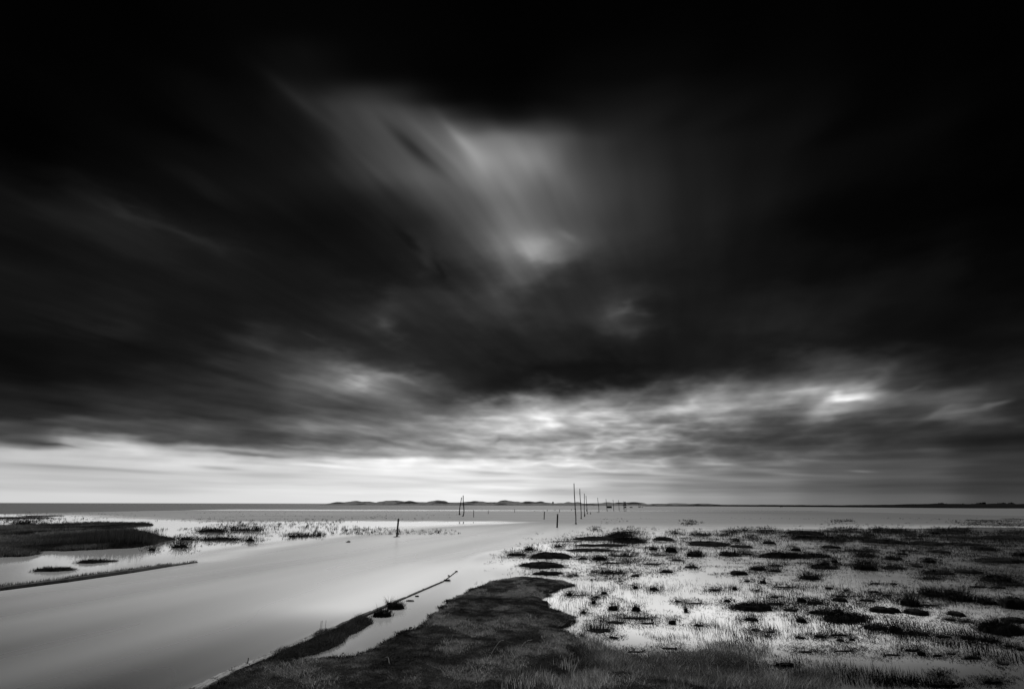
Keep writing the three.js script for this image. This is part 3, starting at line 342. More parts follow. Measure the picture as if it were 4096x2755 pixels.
// ---- the bank the photographer stands on
const bank = land(BANK, 0.04, 0.08, 0.14, 0.07, 3);
{
  const m = add(scene, 'ground', bank.g, M.turf); m.userData.kind = 'structure'; m.userData.label = 'dark turf bank running out into the water from the near shore';
  const r = rng(5), places = [[], [], []], pale = [], dry = [];
  const [x0, x1, z0] = bank.box;
  for (let i = 0; i < 230000; i++) {
    const z = mix(z0, -5.2, Math.pow(r(), 1.0)), x = mix(x0, x1, r()); if (Math.abs(x) > -z * 1.05 + 1) continue;
    const y = bank.H(x, z); if (y < 0.015) continue;
    const n = fbm(x * 0.9 + 4, z * 0.9, 3), n2 = fbm(x * 3.1, z * 3.1 + 8, 3), n3 = noise(x * 11, z * 11), t = clamp(0.10 + n * 0.24 + n2 * 0.24 + n3 * 0.09, 0.010, 0.45) * (0.6 + 0.8 * r());
    places[Math.floor(r() * 3)].push([x, y, z, 0.55 + 0.7 * r() + n2 * 1.1 + Math.max(0, fbm(x * 1.9, z * 1.9 + 30, 2)) * 1.6, r() * 6.28, t / 0.04, 0.6 + 0.5 * r() + 0.8 * Math.max(0, n)]);
    if (n > 0.10 && r() < 0.16) pale.push([x, y, z, 0.6 + 0.6 * r(), r() * 6.28, 1 + r(), 1]);
  }
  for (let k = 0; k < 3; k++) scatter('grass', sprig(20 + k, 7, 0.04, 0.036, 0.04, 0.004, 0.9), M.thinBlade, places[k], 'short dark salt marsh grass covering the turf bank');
  // taller pale grass along the nearest edge
  for (let i = 0; i < 5000; i++) {
    const q = G(1980 + 1250 * r() + 300 * r(), 2650 + 150 * Math.sqrt(r())), y = Math.max(0, bank.H(q.x, q.z)), n = fbm(q.x * 1.6, q.z * 1.6 + 3, 3);
    if (n < -0.02 + 0.2 * r()) continue; dry.push([q.x, y, q.z, 0.6 + 0.6 * r(), r() * 6.28, (0.5 + 0.7 * r()) * (q.x > 1.6 ? 0.6 : 1), 0.8 + 0.6 * r()]);
  }
  scatter('grass', sprig(31, 6, 0.05, 0.075, 0.22, 0.0032, 0.8), M.thinBlade, pale, 'thin patches of paler grass on the turf bank');
  scatter('grass', sprig(37, 5, 0.06, 0.13, 0.30, 0.0052, 0.85), M.thinBlade, dry, 'taller pale grass along the near edge of the bank');
}
// ---------------------------------------------------------------- dunes and the far shore
{
  // sand dunes across the water: ridge line surveyed from the picture, the strip 160 m deep
  const ridge = '1292,2015 1300,2010 1318,2007 1345,2008 1372,2006 1395,2003 1420,2006 1450,2006 1480,2009 1500,2006 1530,2002 1560,2002 1600,2005 1620,2003 1650,2007 1690,2008 1715,2004 1740,2001 1765,2003 1785,2009 1830,2009 1870,2006 1890,2004 1920,2005 1950,2008 1985,2008 2005,2002 2020,2001 2040,2004 2070,2006 2090,2008 2105,2005 2118,2005 2145,2007 2170,2005 2195,2010 2230,2012 2265,2011 2285,2007 2305,2010 2325,2008 2350,2013 2420,2012 2450,2008 2475,2011 2500,2009 2530,2009 2555,2008 2590,2010 2610,2016 2650,2014 2700,2014 2720,2012 2750,2012 2800,2015 2850,2013 2880,2016 2950,2019'.split(' ').map((q) => q.split(',').map(Number));
  const D = 820, pos = [], col = [], idx = [], nx = 620, nz = 14, xa = 1286, xb = 3000;
  const crest = (p) => { let i = 1; while (i < ridge.length - 1 && ridge[i][0] < p) i++; const [x0, y0] = ridge[i - 1], [x1, y1] = ridge[i]; return mix(y0, y1, sstep(0, 1, clamp((p - x0) / (x1 - x0)))); };
  for (let j = 0; j <= nz; j++) for (let i = 0; i <= nx; i++) {
    const p = mix(xa, xb, i / nx), w = j / nz, d = D + 170 * w, x = (p - 2048) / F * D * (1 + 0.02 * w), top = EYE + (horizonAt(p) - crest(p)) * (D + 90) / F;
    const end = sstep(0, 0.012, i / nx) * sstep(1, 0.93, i / nx), beach = 0.5 * sstep(0, 0.1, w);
    const prof = w < 0.5 ? sstep(0.1, 0.5, w) : 1 - 0.75 * sstep(0.5, 1, w);
    const y = -0.3 + end * (0.35 + beach + Math.max(0, top - 0.9) * prof + fbm(x * 0.06, w * 6, 3) * 1.1 * sstep(0.1, 0.3, w) * sstep(0.62, 0.4, w));
    pos.push(x, y, -d);
    const veg = sstep(-0.05, 0.25, fbm(x * 0.035 + 2, w * 4.5 + 1, 4) + 0.25 * (prof - 0.55)) * sstep(0.08, 0.2, w), c = mix(0.13, 0.028, veg) * (0.85 + 0.3 * fbm(x * 0.2, w * 20, 2)); col.push(c, c, c);
  }
  for (let j = 0; j < nz; j++) for (let i = 0; i < nx; i++) { const a = j * (nx + 1) + i; idx.push(a, a + 1, a + nx + 1, a + 1, a + nx + 2, a + nx + 1); }
  const g = new THREE.BufferGeometry(); g.setAttribute('position', new THREE.Float32BufferAttribute(pos, 3)); g.setAttribute('color', new THREE.Float32BufferAttribute(col, 3)); g.setIndex(idx); g.computeVertexNormals();
  tag(add(scene, 'hills', g, grey(1, 1, { vertexColors: true, side: THREE.DoubleSide, specularIntensity: 0 })), 'low pale sand dunes with dark marram patches across the water', null, null, 'structure');
  // the low dark coast that continues it
  const cp = [], ci = [], n = 240;
  for (let i = 0; i <= n; i++) {
    const p = mix(2560, 5200, i / n), d = mix(700, 380, sstep(0, 0.5, i / n)), x = (p - 2048) / F * d, rise = sstep(3300, 3700, p) * 1.15 + sstep(2600, 2800, p) * 0.8;
    const t = 0.9 + rise * 1.1 + fbm(p * 0.02, 4, 3) * 0.35 + Math.max(0, fbm(p * 0.012, 9, 3)) * rise * 0.7;
    cp.push(x, -0.2, -d, x * 1.01, t * 0.55, -d * 1.01 - 2, x * 1.04, t, -d * 1.04 - 6, x * 1.3, t * 0.4, -d * 1.3 - 60);
  }
  for (let i = 0; i < n; i++) for (let k = 0; k < 3; k++) { const a = i * 4 + k; ci.push(a, a + 4, a + 1, a + 1, a + 4, a + 5); }
  const cg = new THREE.BufferGeometry(); cg.setAttribute('position', new THREE.Float32BufferAttribute(cp, 3)); cg.setIndex(ci); cg.computeVertexNormals();
  tag(add(scene, 'shore', cg, grey(0.008, 1, { side: THREE.DoubleSide, specularIntensity: 0 })), 'long dark low coast below the trees and houses of the village', null, null, 'structure');
}
function farPoint(p, d, y = 0) { return new THREE.Vector3((p - 2048) / F * d, y, -d); }
// trees of the far village
const leafCrown = (seed, w, h) => { const r = rng(seed), l = []; for (let i = 0; i < 260; i++) { const a = r() * 6.283, e = Math.acos(1 - 2 * r()), q = 0.55 + 0.45 * r(), lob = 1 + 0.25 * Math.sin(a * 3 + seed) + 0.2 * (r() - 0.5); l.push([Math.cos(a) * Math.sin(e) * w * q * lob, h * (0.5 + 0.5 * Math.cos(e) * q), Math.sin(a) * Math.sin(e) * w * q * lob, h * 0.2, r() * 6.28, 1.0, w * 0.3, 0.02 * (0.6 + 0.8 * r()), r() * 3.14]); } return blades(l); };
{
  const list = [
    [3960, 9.5, 4.6, 'large round dark tree standing highest in the far village skyline'], [3908, 4.2, 3.4, 'low spreading tree between the square tower and the large round tree'],
    [3775, 5.5, 2.6, 'wide low tree before the square tower of the far village'], [3712, 4.5, 2.4, 'small bushy tree where the far wooded coast begins'],
    [3810, 4.2, 2.2, 'narrow tree close beside the square tower'], [3885, 3.4, 2.2, 'tiny round tree just past the square tower'],
    [4010, 6, 2.6, 'broad low tree beside the large round village tree'], [4072, 6.5, 2.8, 'dark wide tree at the far edge of the village'],
    [3592, 4, 1.2, 'low clump of bushes on the bare far coast'], [3740, 4, 1.8, 'low hedge like tree along the far village front'],
  ];
  list.forEach(([p, w, h, label], i) => {
    const d = 430, t = thing('tree', label, 'tree', farPoint(p, d, 2.1), 'trees of the far village'), s = d / F * 2.1;
    add(t, 'trunk', new THREE.CylinderGeometry(0.12, 0.2, h * 0.6, 6).translate(0, h * 0.3, 0), M.dark);
    add(t, 'crown', leafCrown(60 + i, w * s * 0.5, h * s), M.blade);
  });
}
function house(p, d, w, h, label, tower) {
  const t = thing(tower ? 'church_tower' : 'house', label, tower ? 'tower' : 'house', farPoint(p, d, 2.3), tower ? undefined : 'houses of the far village');
  add(t, 'wall', new THREE.BoxGeometry(w, h, w * 0.7).translate(0, h / 2, 0), tower ? M.dark : grey(0.1, 0.8));
  if (tower) { add(t, 'parapet', new THREE.BoxGeometry(w * 1.12, h * 0.14, w * 0.8).translate(0, h * 1.07, 0), M.dark); return t; }
  const s = new THREE.Shape([new THREE.Vector2(-w * 0.54, 0), new THREE.Vector2(w * 0.54, 0), new THREE.Vector2(w * 0.4, h * 0.6), new THREE.Vector2(-w * 0.4, h * 0.6)]);
  const roof = add(t, 'roof', new THREE.ExtrudeGeometry(s, { depth: w * 0.76, bevelEnabled: false }).translate(0, h, -w * 0.38), M.dark);
  add(roof, 'chimney', new THREE.BoxGeometry(w * 0.1, h * 0.35, w * 0.1).translate(w * 0.3, h * 1.7, 0), M.dark);
  for (const k of [-1, 1]) add(t, 'window', new THREE.BoxGeometry(w * 0.14, h * 0.34, 0.06).translate(k * w * 0.24, h * 0.55, w * 0.35), M.dark);
  return t;
}
house(3856, 430, 1.7, 1.8, 'small square dark tower rising above the far village roofs', true);
house(3838, 420, 3.2, 1.0, 'pale fronted house just before the square village tower');
house(3925, 420, 3.6, 1.0, 'pale fronted house between the tower and the large round tree');
house(4040, 420, 4.2, 1.1, 'long pale house beyond the large round village tree');
house(3690, 420, 3.0, 0.9, 'low house standing first along the far wooded coast');

// stilted refuge beside the line of poles, and the things on the far sands
{
  const d = 250, k = d / F, t = thing('refuge_hut', 'small pale refuge hut on dark stilts beside the line of tall poles', 'refuge hut', farPoint(2481, d));
  const y0 = EYE - 4 * k, y1 = EYE + 8.2 * k, w = 7.4 * k;
  for (const [a, b] of [[-1, -1], [1, -1], [-1, 1], [1, 1]]) add(t, 'leg', new THREE.CylinderGeometry(0.05, 0.06, y0, 6).translate(a * w * 0.42, y0 / 2, b * w * 0.42), M.dark);
  add(t, 'brace', new THREE.BoxGeometry(w, 0.5, 0.08).translate(0, y0 * 0.55, w * 0.44), M.dark);
  add(t, 'platform', new THREE.BoxGeometry(w * 1.15, 0.12, w * 1.1).translate(0, y0, 0), M.dark);
  add(t, 'railing', new THREE.BoxGeometry(w * 1.1, 0.35, 0.05).translate(0, y0 + 0.25, w * 0.5), M.dark);
  add(t, 'cabin', new THREE.BoxGeometry(w * 0.92, y1 - y0 - 0.45, w * 0.8).translate(0, (y0 + 0.3 + y1) / 2, 0), M.white);
  const s = new THREE.Shape([new THREE.Vector2(-w * 0.5, 0), new THREE.Vector2(w * 0.5, 0), new THREE.Vector2(w * 0.28, 0.22), new THREE.Vector2(-w * 0.28, 0.22)]);
  add(t, 'roof', new THREE.ExtrudeGeometry(s, { depth: w * 0.9, bevelEnabled: false }).translate(0, y1 - 0.05, -w * 0.45), M.white);
}
{
  const d = 330, k = d / F, w = 19 * k, h = 6.5 * k, t = thing('shed', 'low pale flat topped shed on the sands between two tall poles', 'shed', farPoint(2420, d));
  add(t, 'wall', new THREE.BoxGeometry(w, h, 1.4).translate(0, h / 2, 0), grey(0.14, 0.8)); add(t, 'roof', new THREE.BoxGeometry(w * 1.04, 0.1, 1.6).translate(0, h + 0.05, 0), M.dark);
  for (let i = 0; i < 5; i++) add(t, 'post', new THREE.BoxGeometry(0.09, h, 0.09).translate((i / 4 - 0.5) * w * 0.96, h / 2, 0.75), M.dark);
}
{
  const d = 420, k = d / F, t = thing('watch_hut', 'tiny dark hut on two legs standing off the far coast', 'hut', farPoint(3077, d)), w = 8 * k;
  for (const a of [-1, 1]) add(t, 'leg', new THREE.BoxGeometry(0.22, 2.2 * k * 2, 0.22).translate(a * w * 0.4, 2.2 * k, 0), M.dark);
  add(t, 'cabin', new THREE.BoxGeometry(w, 3.4 * k, w * 0.7).translate(0, 5.6 * k, 0), M.dark); add(t, 'roof', new THREE.BoxGeometry(w * 1.1, 0.12, w * 0.8).translate(0, 7.4 * k, 0), M.dark);
}
function rock(p, r, flat, label, seed, name = 'rock', mat = M.stone) {
  const o = add(scene, name, bumpy(mergeVertices(new THREE.IcosahedronGeometry(r, 4).deleteAttribute("normal").deleteAttribute("uv")), r * 0.5, 1.3 / r, seed), mat);
  o.scale.set(1, flat, 0.8); o.position.copy(p); return tag(o, label, 'rock');
}
rock(farPoint(2504, 360, 0.1), 1.0, 0.55, 'wide low dark lump on the sands nearest the stilted refuge', 1);
rock(farPoint(2536, 420, 0.1), 0.9, 0.5, 'dark rounded lump on the sands under the middle dunes', 2);
rock(farPoint(2547, 440, 0.1), 0.6, 0.55, 'smallest dark lump on the sands under the dunes', 3);
{ const t = thing('bush', 'single dark bush on the crest of the dunes', 'bush', farPoint(2206, 900, 3.4)); add(t, 'stem', new THREE.CylinderGeometry(0.1, 0.16, 1.4, 6).translate(0, 0.6, 0), M.dark); add(t, 'crown', leafCrown(91, 1.5, 2.6), M.blade); }

// ---------------------------------------------------------------- poles and posts, all standing in the water
function shaft(h, r0, r1, bends, seed) {               // a rough trunk: bends are [x, z] offsets up the height
  const pts = bends.map(([x, z], i) => new THREE.Vector3(x, -0.3 + (h + 0.3) * i / (bends.length - 1), z)), c = new THREE.CatmullRomCurve3(pts), n = 26, m = 9, pos = [], uv = [], idx = [], rr = rng(seed);
  const knots = [...Array(4)].map(() => [rr(), rr() * 6.28]);
  for (let i = 0; i <= n; i++) {
    const t = i / n, p = c.getPoint(t);
    for (let j = 0; j <= m; j++) { const a = j / m * 6.2832; let r = mix(r0, r1, t) * (1 + 0.16 * noise(Math.cos(a) * 1.4 + seed, t * h * 2.2 + Math.sin(a))); for (const [kt, ka] of knots) r += r0 * 0.3 * Math.exp(-(((t - kt) * h / 0.06) ** 2)) * Math.max(0, Math.cos(a - ka)); pos.push(p.x + Math.cos(a) * r, p.y, p.z + Math.sin(a) * r); uv.push(j / m, t * h * 0.4); }
  }
  const top = pos.length / 3, e = c.getPoint(1); pos.push(e.x, e.y + r1 * 0.35, e.z); uv.push(0.5, h * 0.4);
  for (let i = 0; i < n; i++) for (let j = 0; j < m; j++) { const a = i * (m + 1) + j; idx.push(a, a + m + 1, a + 1, a + 1, a + m + 1, a + m + 2); }
  for (let j = 0; j < m; j++) idx.push(n * (m + 1) + j, top, n * (m + 1) + j + 1);
  const g = new THREE.BufferGeometry(); g.setAttribute('position', new THREE.Float32BufferAttribute(pos, 3)); g.setAttribute('uv', new THREE.Float32BufferAttribute(uv, 2)); g.setIndex(idx); g.computeVertexNormals(); return g;
}
function collar(r, seed) { const g = new THREE.TorusGeometry(r * 1.5, r * 0.8, 6, 12).rotateX(Math.PI / 2).scale(1, 0.8, 1); return bumpy(g, r * 0.5, 2 / r, seed); }
// [foot x, foot y, top x, top y, width in the picture, bow, label]
const POLES = [
  [2303.5, 2096, 2302, 1947.5, 3.6, 0.3, 'tallest and nearest straight pole of the line across the sands'],
  [2325, 2075, 2324.6, 1965, 3.0, 0.2, 'second tall pole of the line, directly behind the tallest one'],
  [2340, 2063, 2339.6, 1982, 2.6, -0.5, 'crooked third pole of the line with a short stub at its foot'],
  [2349, 2055, 2348, 1989, 2.2, 0.3, 'thin fourth pole close behind the crooked one'],
  [2395.5, 2049.5, 2394.8, 1996, 2.2, 0.5, 'pole standing alone before the pale shed'],
  [2429, 2045.5, 2427.6, 2000, 1.9, 0.3, 'slender pole at the end of the pale shed'],
  [2455.6, 2041.5, 2455, 2002, 1.7, 0.2, 'slender pole between the pale shed and the stilted refuge'],
  [2477.3, 2039, 2476.6, 2003.5, 1.6, 0.1, 'slender pole touching the stilted refuge hut'],
  [2495.5, 2037, 2495.5, 2007.5, 1.4, 0.1, 'short looking pole just past the stilted refuge hut'],
  [2556.5, 2030.5, 2556.2, 2014, 1.2, 0, 'very faint far pole standing beyond the dark lumps'],
  [2562.5, 2029.5, 2562, 2016.5, 1.1, 0, 'farthest and faintest pole of the line'],
  [1838, 2059.5, 1841.7, 1995.5, 3.4, -0.6, 'shorter straight pole of the leaning pair in open water'],
  [1851.5, 2065, 1853, 1989, 3.6, 1.0, 'taller bent pole of the leaning pair in open water'],
];
POLES.forEach(([fx, fy, tx, ty, w, bow, label], i) => {
  const foot = G(fx, fy), d = Math.hypot(foot.x, foot.z), k = -foot.z / F, h = (fy - ty) * k, dx = (tx - fx) * k, r = w * 0.5 * k;
  const t = thing('tall_pole', label, 'pole', foot, i < 11 ? 'poles marking the way across the sands' : 'pair of poles in the channel'), q = rng(300 + i);
  const bends = [0, 0.25, 0.5, 0.75, 1].map((u) => [dx * u + bow * r * 1.6 * Math.sin(u * Math.PI * 1.6) + (q() - 0.5) * r * 0.7, (q() - 0.5) * r * 0.7]);
  add(t, 'shaft', shaft(h, r * 1.12, r * 0.82, bends, 40 + i), M.wood);
  if (d < 150) { const c = add(t, 'weed_collar', collar(r, i), M.dark); c.position.set(bends[0][0] + dx * 0.03, 0.03 + r, 0); }
  if (i === 0 || i === 3) { const c = add(t, 'binding', new THREE.CylinderGeometry(r * 1.45, r * 1.45, (i ? 6 : 4) * k, 10), M.dark); c.position.set(dx * 0.35, (i ? 12 : 54) * k, 0); }
});
// marker posts: squared timber, some with a round reflector plate on top
const POSTS = [
  [1587, 2147, 1588.6, 2083.5, 6.0, 0, 'squared upright timber post standing alone in the flooded road channel'],
  [2228.5, 2109.5, 2231.5, 2066, 5.6, 1, 'thick leaning marker post nearest the tallest pole, round plate on top'],
  [2176.5, 2077, 2178, 2053, 3.4, 1, 'smaller leaning marker post with a round plate, behind the thick one'],
  [1894.3, 2068.5, 1894, 2045, 2.2, 1, 'thin marker post with a round head beside the leaning pair of poles'],
  [1952.6, 2055.5, 1952.6, 2043, 1.8, 1, 'thin pale marker post between the leaning pair and the distant short stake'],
  [2058.8, 2048.5, 2058.8, 2037.5, 1.9, 0, 'distant short dark stake in mid channel'],
  [2190, 2043.5, 2190, 2039, 1.6, 0, 'tiny dark stake far out beside the leaning short one'],
  [2220, 2042, 2220, 2038, 1.5, 0, 'tiniest dark stake before the far dunes'],
  [2237.5, 2048.5, 2239, 2038, 1.9, 0, 'short leaning stake far behind the thick marker post'],
  [2286.2, 2040, 2286.2, 2035.5, 1.4, 0, 'tiny stake just beside the top water line at the tallest pole'],
  [2338.5, 2066.5, 2339, 2057, 3.2, 0, 'short thick stump at the foot of the crooked pole'],
  [2347, 2043, 2347, 2037.5, 2.2, 0, 'small block like stump beside the thin fourth pole'],
  [2362.5, 2056.5, 2362.8, 2049.5, 2.6, 0, 'short dark stump alone past the thin fourth pole'],
  [2389.5, 2049.3, 2389.5, 2047.2, 2.0, 0, 'tiny round stump at the foot of the pole before the shed'],
  [2138, 2045.5, 2138, 2043.2, 2.0, 0, 'tiny round stump far out in open water'],
];
POSTS.forEach(([fx, fy, tx, ty, w, plate, label], i) => {
  const foot = G(fx, fy), k = -foot.z / F, h = (fy - ty) * k, r = w * 0.5 * k, dx = (tx - fx) * k, t = thing('marker_post', label, 'post', foot, 'short posts and stakes in the water');
  const g = new THREE.BoxGeometry(r * 2, h + 0.3, r * 1.8, 2, 8, 2), p = g.attributes.position;
  for (let q = 0; q < p.count; q++) { const u = (p.getY(q) + (h + 0.3) / 2) / (h + 0.3), y = p.getY(q) + (h + 0.3) / 2 - 0.3; p.setXYZ(q, p.getX(q) * (1 - 0.08 * u) + dx * (y / h) + 0.12 * r * noise(y * 4 + i, p.getZ(q) * 9), y, p.getZ(q) * (1 - 0.08 * u)); }
  g.computeVertexNormals(); add(t, 'post', g, i === 0 ? M.paleWood : M.wood);
  if (plate) { const c = add(t, 'reflector_plate', new THREE.CylinderGeometry(r * 1.25, r * 1.25, r * 0.5, 16).rotateX(Math.PI / 2), i < 3 ? M.disc : M.dark); c.position.set(dx, h + r * 0.7, r * 0.3); const b = add(c, 'bolt', new THREE.CylinderGeometry(r * 0.3, r * 0.3, r * 0.3, 8).rotateX(Math.PI / 2), M.dark); b.position.z = r * 0.35; }
  else if (i === 0) { const c = add(t, 'cap', new THREE.BoxGeometry(r * 1.9, 0.015, r * 1.7), M.wood); c.position.set(dx, h + 0.006, 0); const b = add(t, 'weed_collar', bumpy(new THREE.SphereGeometry(1, 14, 8).scale(r * 4.5, 0.03, r * 3), 0.012, 14, 5), M.dark); b.position.y = 0.006; }
});

// ---------------------------------------------------------------- edges of the flooded road
function bandSlab(P, Q, y, th, seed, nL = 14, nW = 5) {       // a slab between two edges (arrays of 2 points each), top at y with worn corners
  const pos = [], uv = [], idx = [], L = P[0].distanceTo(P[1]), W = P[0].distanceTo(Q[0]);
  for (let i = 0; i <= nL; i++) for (let j = -1; j <= nW + 1; j++) {
    const u = i / nL, v = clamp(j / nW), a = P[0].clone().lerp(P[1], u), b = Q[0].clone().lerp(Q[1], u), p = a.lerp(b, v), worn = (j <= 0 || j >= nW) ? 1 : 0;
    const e = (j <= 0 ? 1 : j >= nW ? -1 : 0) * 0.012 * (1 + noise(p.x * 7 + seed, p.z * 7)), h = y - worn * 0.012 + 0.012 * fbm(p.x * 5 + seed, p.z * 5, 3) - 0.012 * sstep(0.05, 0, Math.abs(noise(v * 3.3 + seed, u * L * 0.35))) - ((i === 0 || i === nL) ? 0.01 : 0);
    pos.push(p.x + e, j === -1 || j === nW + 1 ? y - th : h, p.z + e * 0.3); uv.push(u * L * 0.5 + seed * 0.37, v * W * 1.5);
  }
  const n = nW + 3; for (let i = 0; i < nL; i++) for (let j = 0; j < n - 1; j++) { const a = i * n + j; idx.push(a, a + 1, a + n, a + 1, a + n + 1, a + n); }
  const g = new THREE.BufferGeometry(); g.setAttribute('position', new THREE.Float32BufferAttribute(pos, 3)); g.setAttribute('uv', new THREE.Float32BufferAttribute(uv, 2)); g.setIndex(idx); g.computeVertexNormals(); return g;
}
{
  const outer = px('740,2772 905,2694 1040,2639 1208,2563 1330,2513 1480,2449 1620,2390 1773,2325 1824,2285'), inner = px('810,2775 935,2704 1062,2650 1232,2571 1352,2520 1493,2454 1627,2393 1776,2328 1828,2287');
  const t = thing('road_kerb', 'long worn pale kerb running diagonally from the turf bank into the water', 'kerb', new THREE.Vector3(), 'edges of the flooded road');
  const hs = [0.06, 0.06, 0.055, 0.05, 0.045, 0.035, 0.03, 0.02];
  for (let i = 0; i < 8; i++) { const a = outer[i], b = outer[i + 1], c = inner[i], d = inner[i + 1], n = i < 4 ? 2 : 1; for (let k = 0; k < n; k++) { const u0 = k / n + 0.004, u1 = (k + 1) / n - 0.004; add(t, 'slab', bandSlab([a.clone().lerp(b, u0), a.clone().lerp(b, u1)], [c.clone().lerp(d, u0), c.clone().lerp(d, u1)], hs[i], 0.2, i * 2 + k), i < 4 ? M.concrete : M.darkConcrete); } }
  const lo = px('-520,2421 0,2363 275,2328 525,2292 690,2265 790,2250'), w = [0.30, 0.30, 0.32, 0.34, 0.3, 0.1], hh = [0.085, 0.085, 0.095, 0.11, 0.07, 0.012];
  const t2 = thing('road_kerb', 'raised dark grassy kerb strip tapering into the water along the far road edge', 'kerb', new THREE.Vector3(), 'edges of the flooded road');
  const back = lo.map((p, i) => { const a = lo[Math.max(0, i - 1)], b = lo[Math.min(5, i + 1)], n = new THREE.Vector3(b.z - a.z, 0, -(b.x - a.x)).normalize(); return p.clone().addScaledVector(n, w[i]); });
  const r = rng(77), gl = [];
  for (let i = 0; i < 5; i++) { add(t2, 'slab', bandSlab([lo[i], lo[i + 1].clone().lerp(lo[i], 0.004)], [back[i], back[i + 1].clone().lerp(back[i], 0.004)], (hh[i] + hh[i + 1]) / 2, 0.25, 30 + i), M.darkConcrete); }
  for (let i = 0; i < 1900; i++) { const s = Math.floor(r() * 4.5), u = r(), y = (hh[s] + hh[Math.min(5, s + 1)]) / 2, p = lo[s].clone().lerp(lo[s + 1], u).lerp(back[s].clone().lerp(back[s + 1], u), 0.15 + 0.95 * r()), n = fbm(p.x * 1.5, p.z * 1.5, 3); if (n < -0.1) continue; gl.push([p.x, y - 0.03, p.z, 0.05 + 0.06 * r() + 0.06 * Math.max(0, n), r() * 6.28, 0.6 * r(), 0.008, 0.02 + 0.03 * r(), r() * 3.14]); }
  tag(add(t2, 'grass', blades(gl), M.grassBlade), null, null, null, 'stuff');
}
{ // a peg on the kerb
  const p = G(985, 2672), t = thing('peg', 'thin upright peg on the pale kerb near the bank', 'peg', p); add(t, 'shaft', shaft(0.12, 0.006, 0.005, [[0, 0], [0.002, 0], [0.003, 0], [0.004, 0], [0.007, 0]], 9), M.wood);
  const c = add(t, 'head', bumpy(new THREE.SphereGeometry(0.008, 10, 8), 0.002, 90, 1), M.wood); c.position.set(0.007, 0.12, 0);
}
{ // stones at the water's edge
  const list = [[1642, 2512, 6, 0.5, 'flat dark stone lying in the inlet, clear of the bank'], [1671, 2517, 6.5, 0.95, 'rounded dark stone touching the bank edge of the inlet'], [1318, 2627, 6, 0.35, 'small flat dark clod at the shallow end of the inlet'], [1372, 2612, 4, 0.35, 'tiny dark clod floating in the narrow inlet'], [1439, 2473, 2, 0.8, 'tiny pebble on the middle of the pale kerb'], [1692, 2362, 2, 0.7, 'tiny pebble near the outer end of the kerb']];
  list.forEach(([x, y, w, f, label], i) => { const p = G(x, y), k = -p.z / F; rock(p.setY(w * k * f * 0.5 + (i > 3 ? 0.04 : 0)), w * k * 0.95, f, label, 10 + i); });
  [[2534, 2307, 8, 'dark twin lump'], [2549, 2306, 9, '']].forEach(([x, y, w, s], i) => { const p = G(x, y), k = -p.z / F; rock(p.setY(w * k * 0.3), w * k * 0.95, 0.8, i ? 'slightly larger of two touching black stones in the bright shallows' : 'slightly smaller of two touching black stones in the bright shallows', 22 + i); });
}

// ---------------------------------------------------------------- turf islands and tussocks, one by one
// builds a mound with an uneven outline and its grass; c on the ground, rx and rz half sizes, h grass height
function tussock(name, cat, label, group, c, rx, rz, turfH, h, seed, { count = 1, spike = 0.5, tone = 0.03, lean = 0.7, cover = 1, turn = 0 } = {}) {
  const t = thing(name, label, cat, c, group), r = rng(seed * 7 + 1), n = 28, rings = 5, pos = [], idx = [], out = (a) => 0.92 + 0.75 * fbm(Math.cos(a) * 1.5 + seed * 3.7, Math.sin(a) * 1.5 + seed, 4);
  const d = -c.z;
  pos.push(0, turfH * (1 + 0.2 * r()), 0);
  for (let k = 1; k <= rings; k++) for (let i = 0; i < n; i++) { const a = i / n * 6.2832, q = k / rings, o = out(a), y = q < 1 ? turfH * Math.sqrt(1 - q ** 4) * (1 + 0.5 * noise(Math.cos(a) * q * 2.6 + seed, Math.sin(a) * q * 2.6)) : -0.04; pos.push(Math.cos(a) * q * o * rx, y, Math.sin(a) * q * o * rz); }
  for (let i = 0; i < n; i++) { const b = (i + 1) % n; idx.push(0, 1 + b, 1 + i); for (let k = 1; k < rings; k++) { const p = 1 + (k - 1) * n, s = p + n; idx.push(p + i, p + b, s + i, p + b, s + b, s + i); } }
  const g = new THREE.BufferGeometry(); g.setAttribute('position', new THREE.Float32BufferAttribute(pos, 3)); g.setIndex(idx); g.computeVertexNormals();
  add(t, 'turf', g, M.turf);
  const w = Math.max(0.0045, d * 0.00042), N = Math.round(clamp(count * rx * rz / (w * w) * 0.22, 60, 3600)), l = [];
  for (let i = 0; i < N; i++) {
    const a = r() * 6.283, q = r() < 0.10 ? 1 + 0.7 * r() * r() : Math.sqrt(r()) * cover * 1.12, o = out(a), x = Math.cos(a) * q * o * rx, z = Math.sin(a) * q * o * rz, y = q < 1 ? turfH * Math.sqrt(Math.max(0, 1 - q ** 4)) : 0, tall = r() < 0.12 * spike ? 1.7 : 1;
    l.push([x, y * 0.92 - 0.01, z, h * tall * (q > 1.13 ? 0.5 : 1) * clamp(1 + 1.1 * fbm(x / rx * 1.3 + seed, z / rz * 1.3, 2), 0.4, 1.8) * (0.45 + 0.75 * r()) * (1 - 0.35 * q * (1 - spike)), a + (r() - 0.5) * 1.6, clamp(lean * (0.2 + q * 0.9) * (0.5 + 0.7 * r()), 0, 1.1), w * (0.7 + 0.6 * r()), tone * (0.55 + 0.9 * r()), r() * 3.14]);
  }
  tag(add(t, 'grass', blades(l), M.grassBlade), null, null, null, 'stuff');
  return t;
}
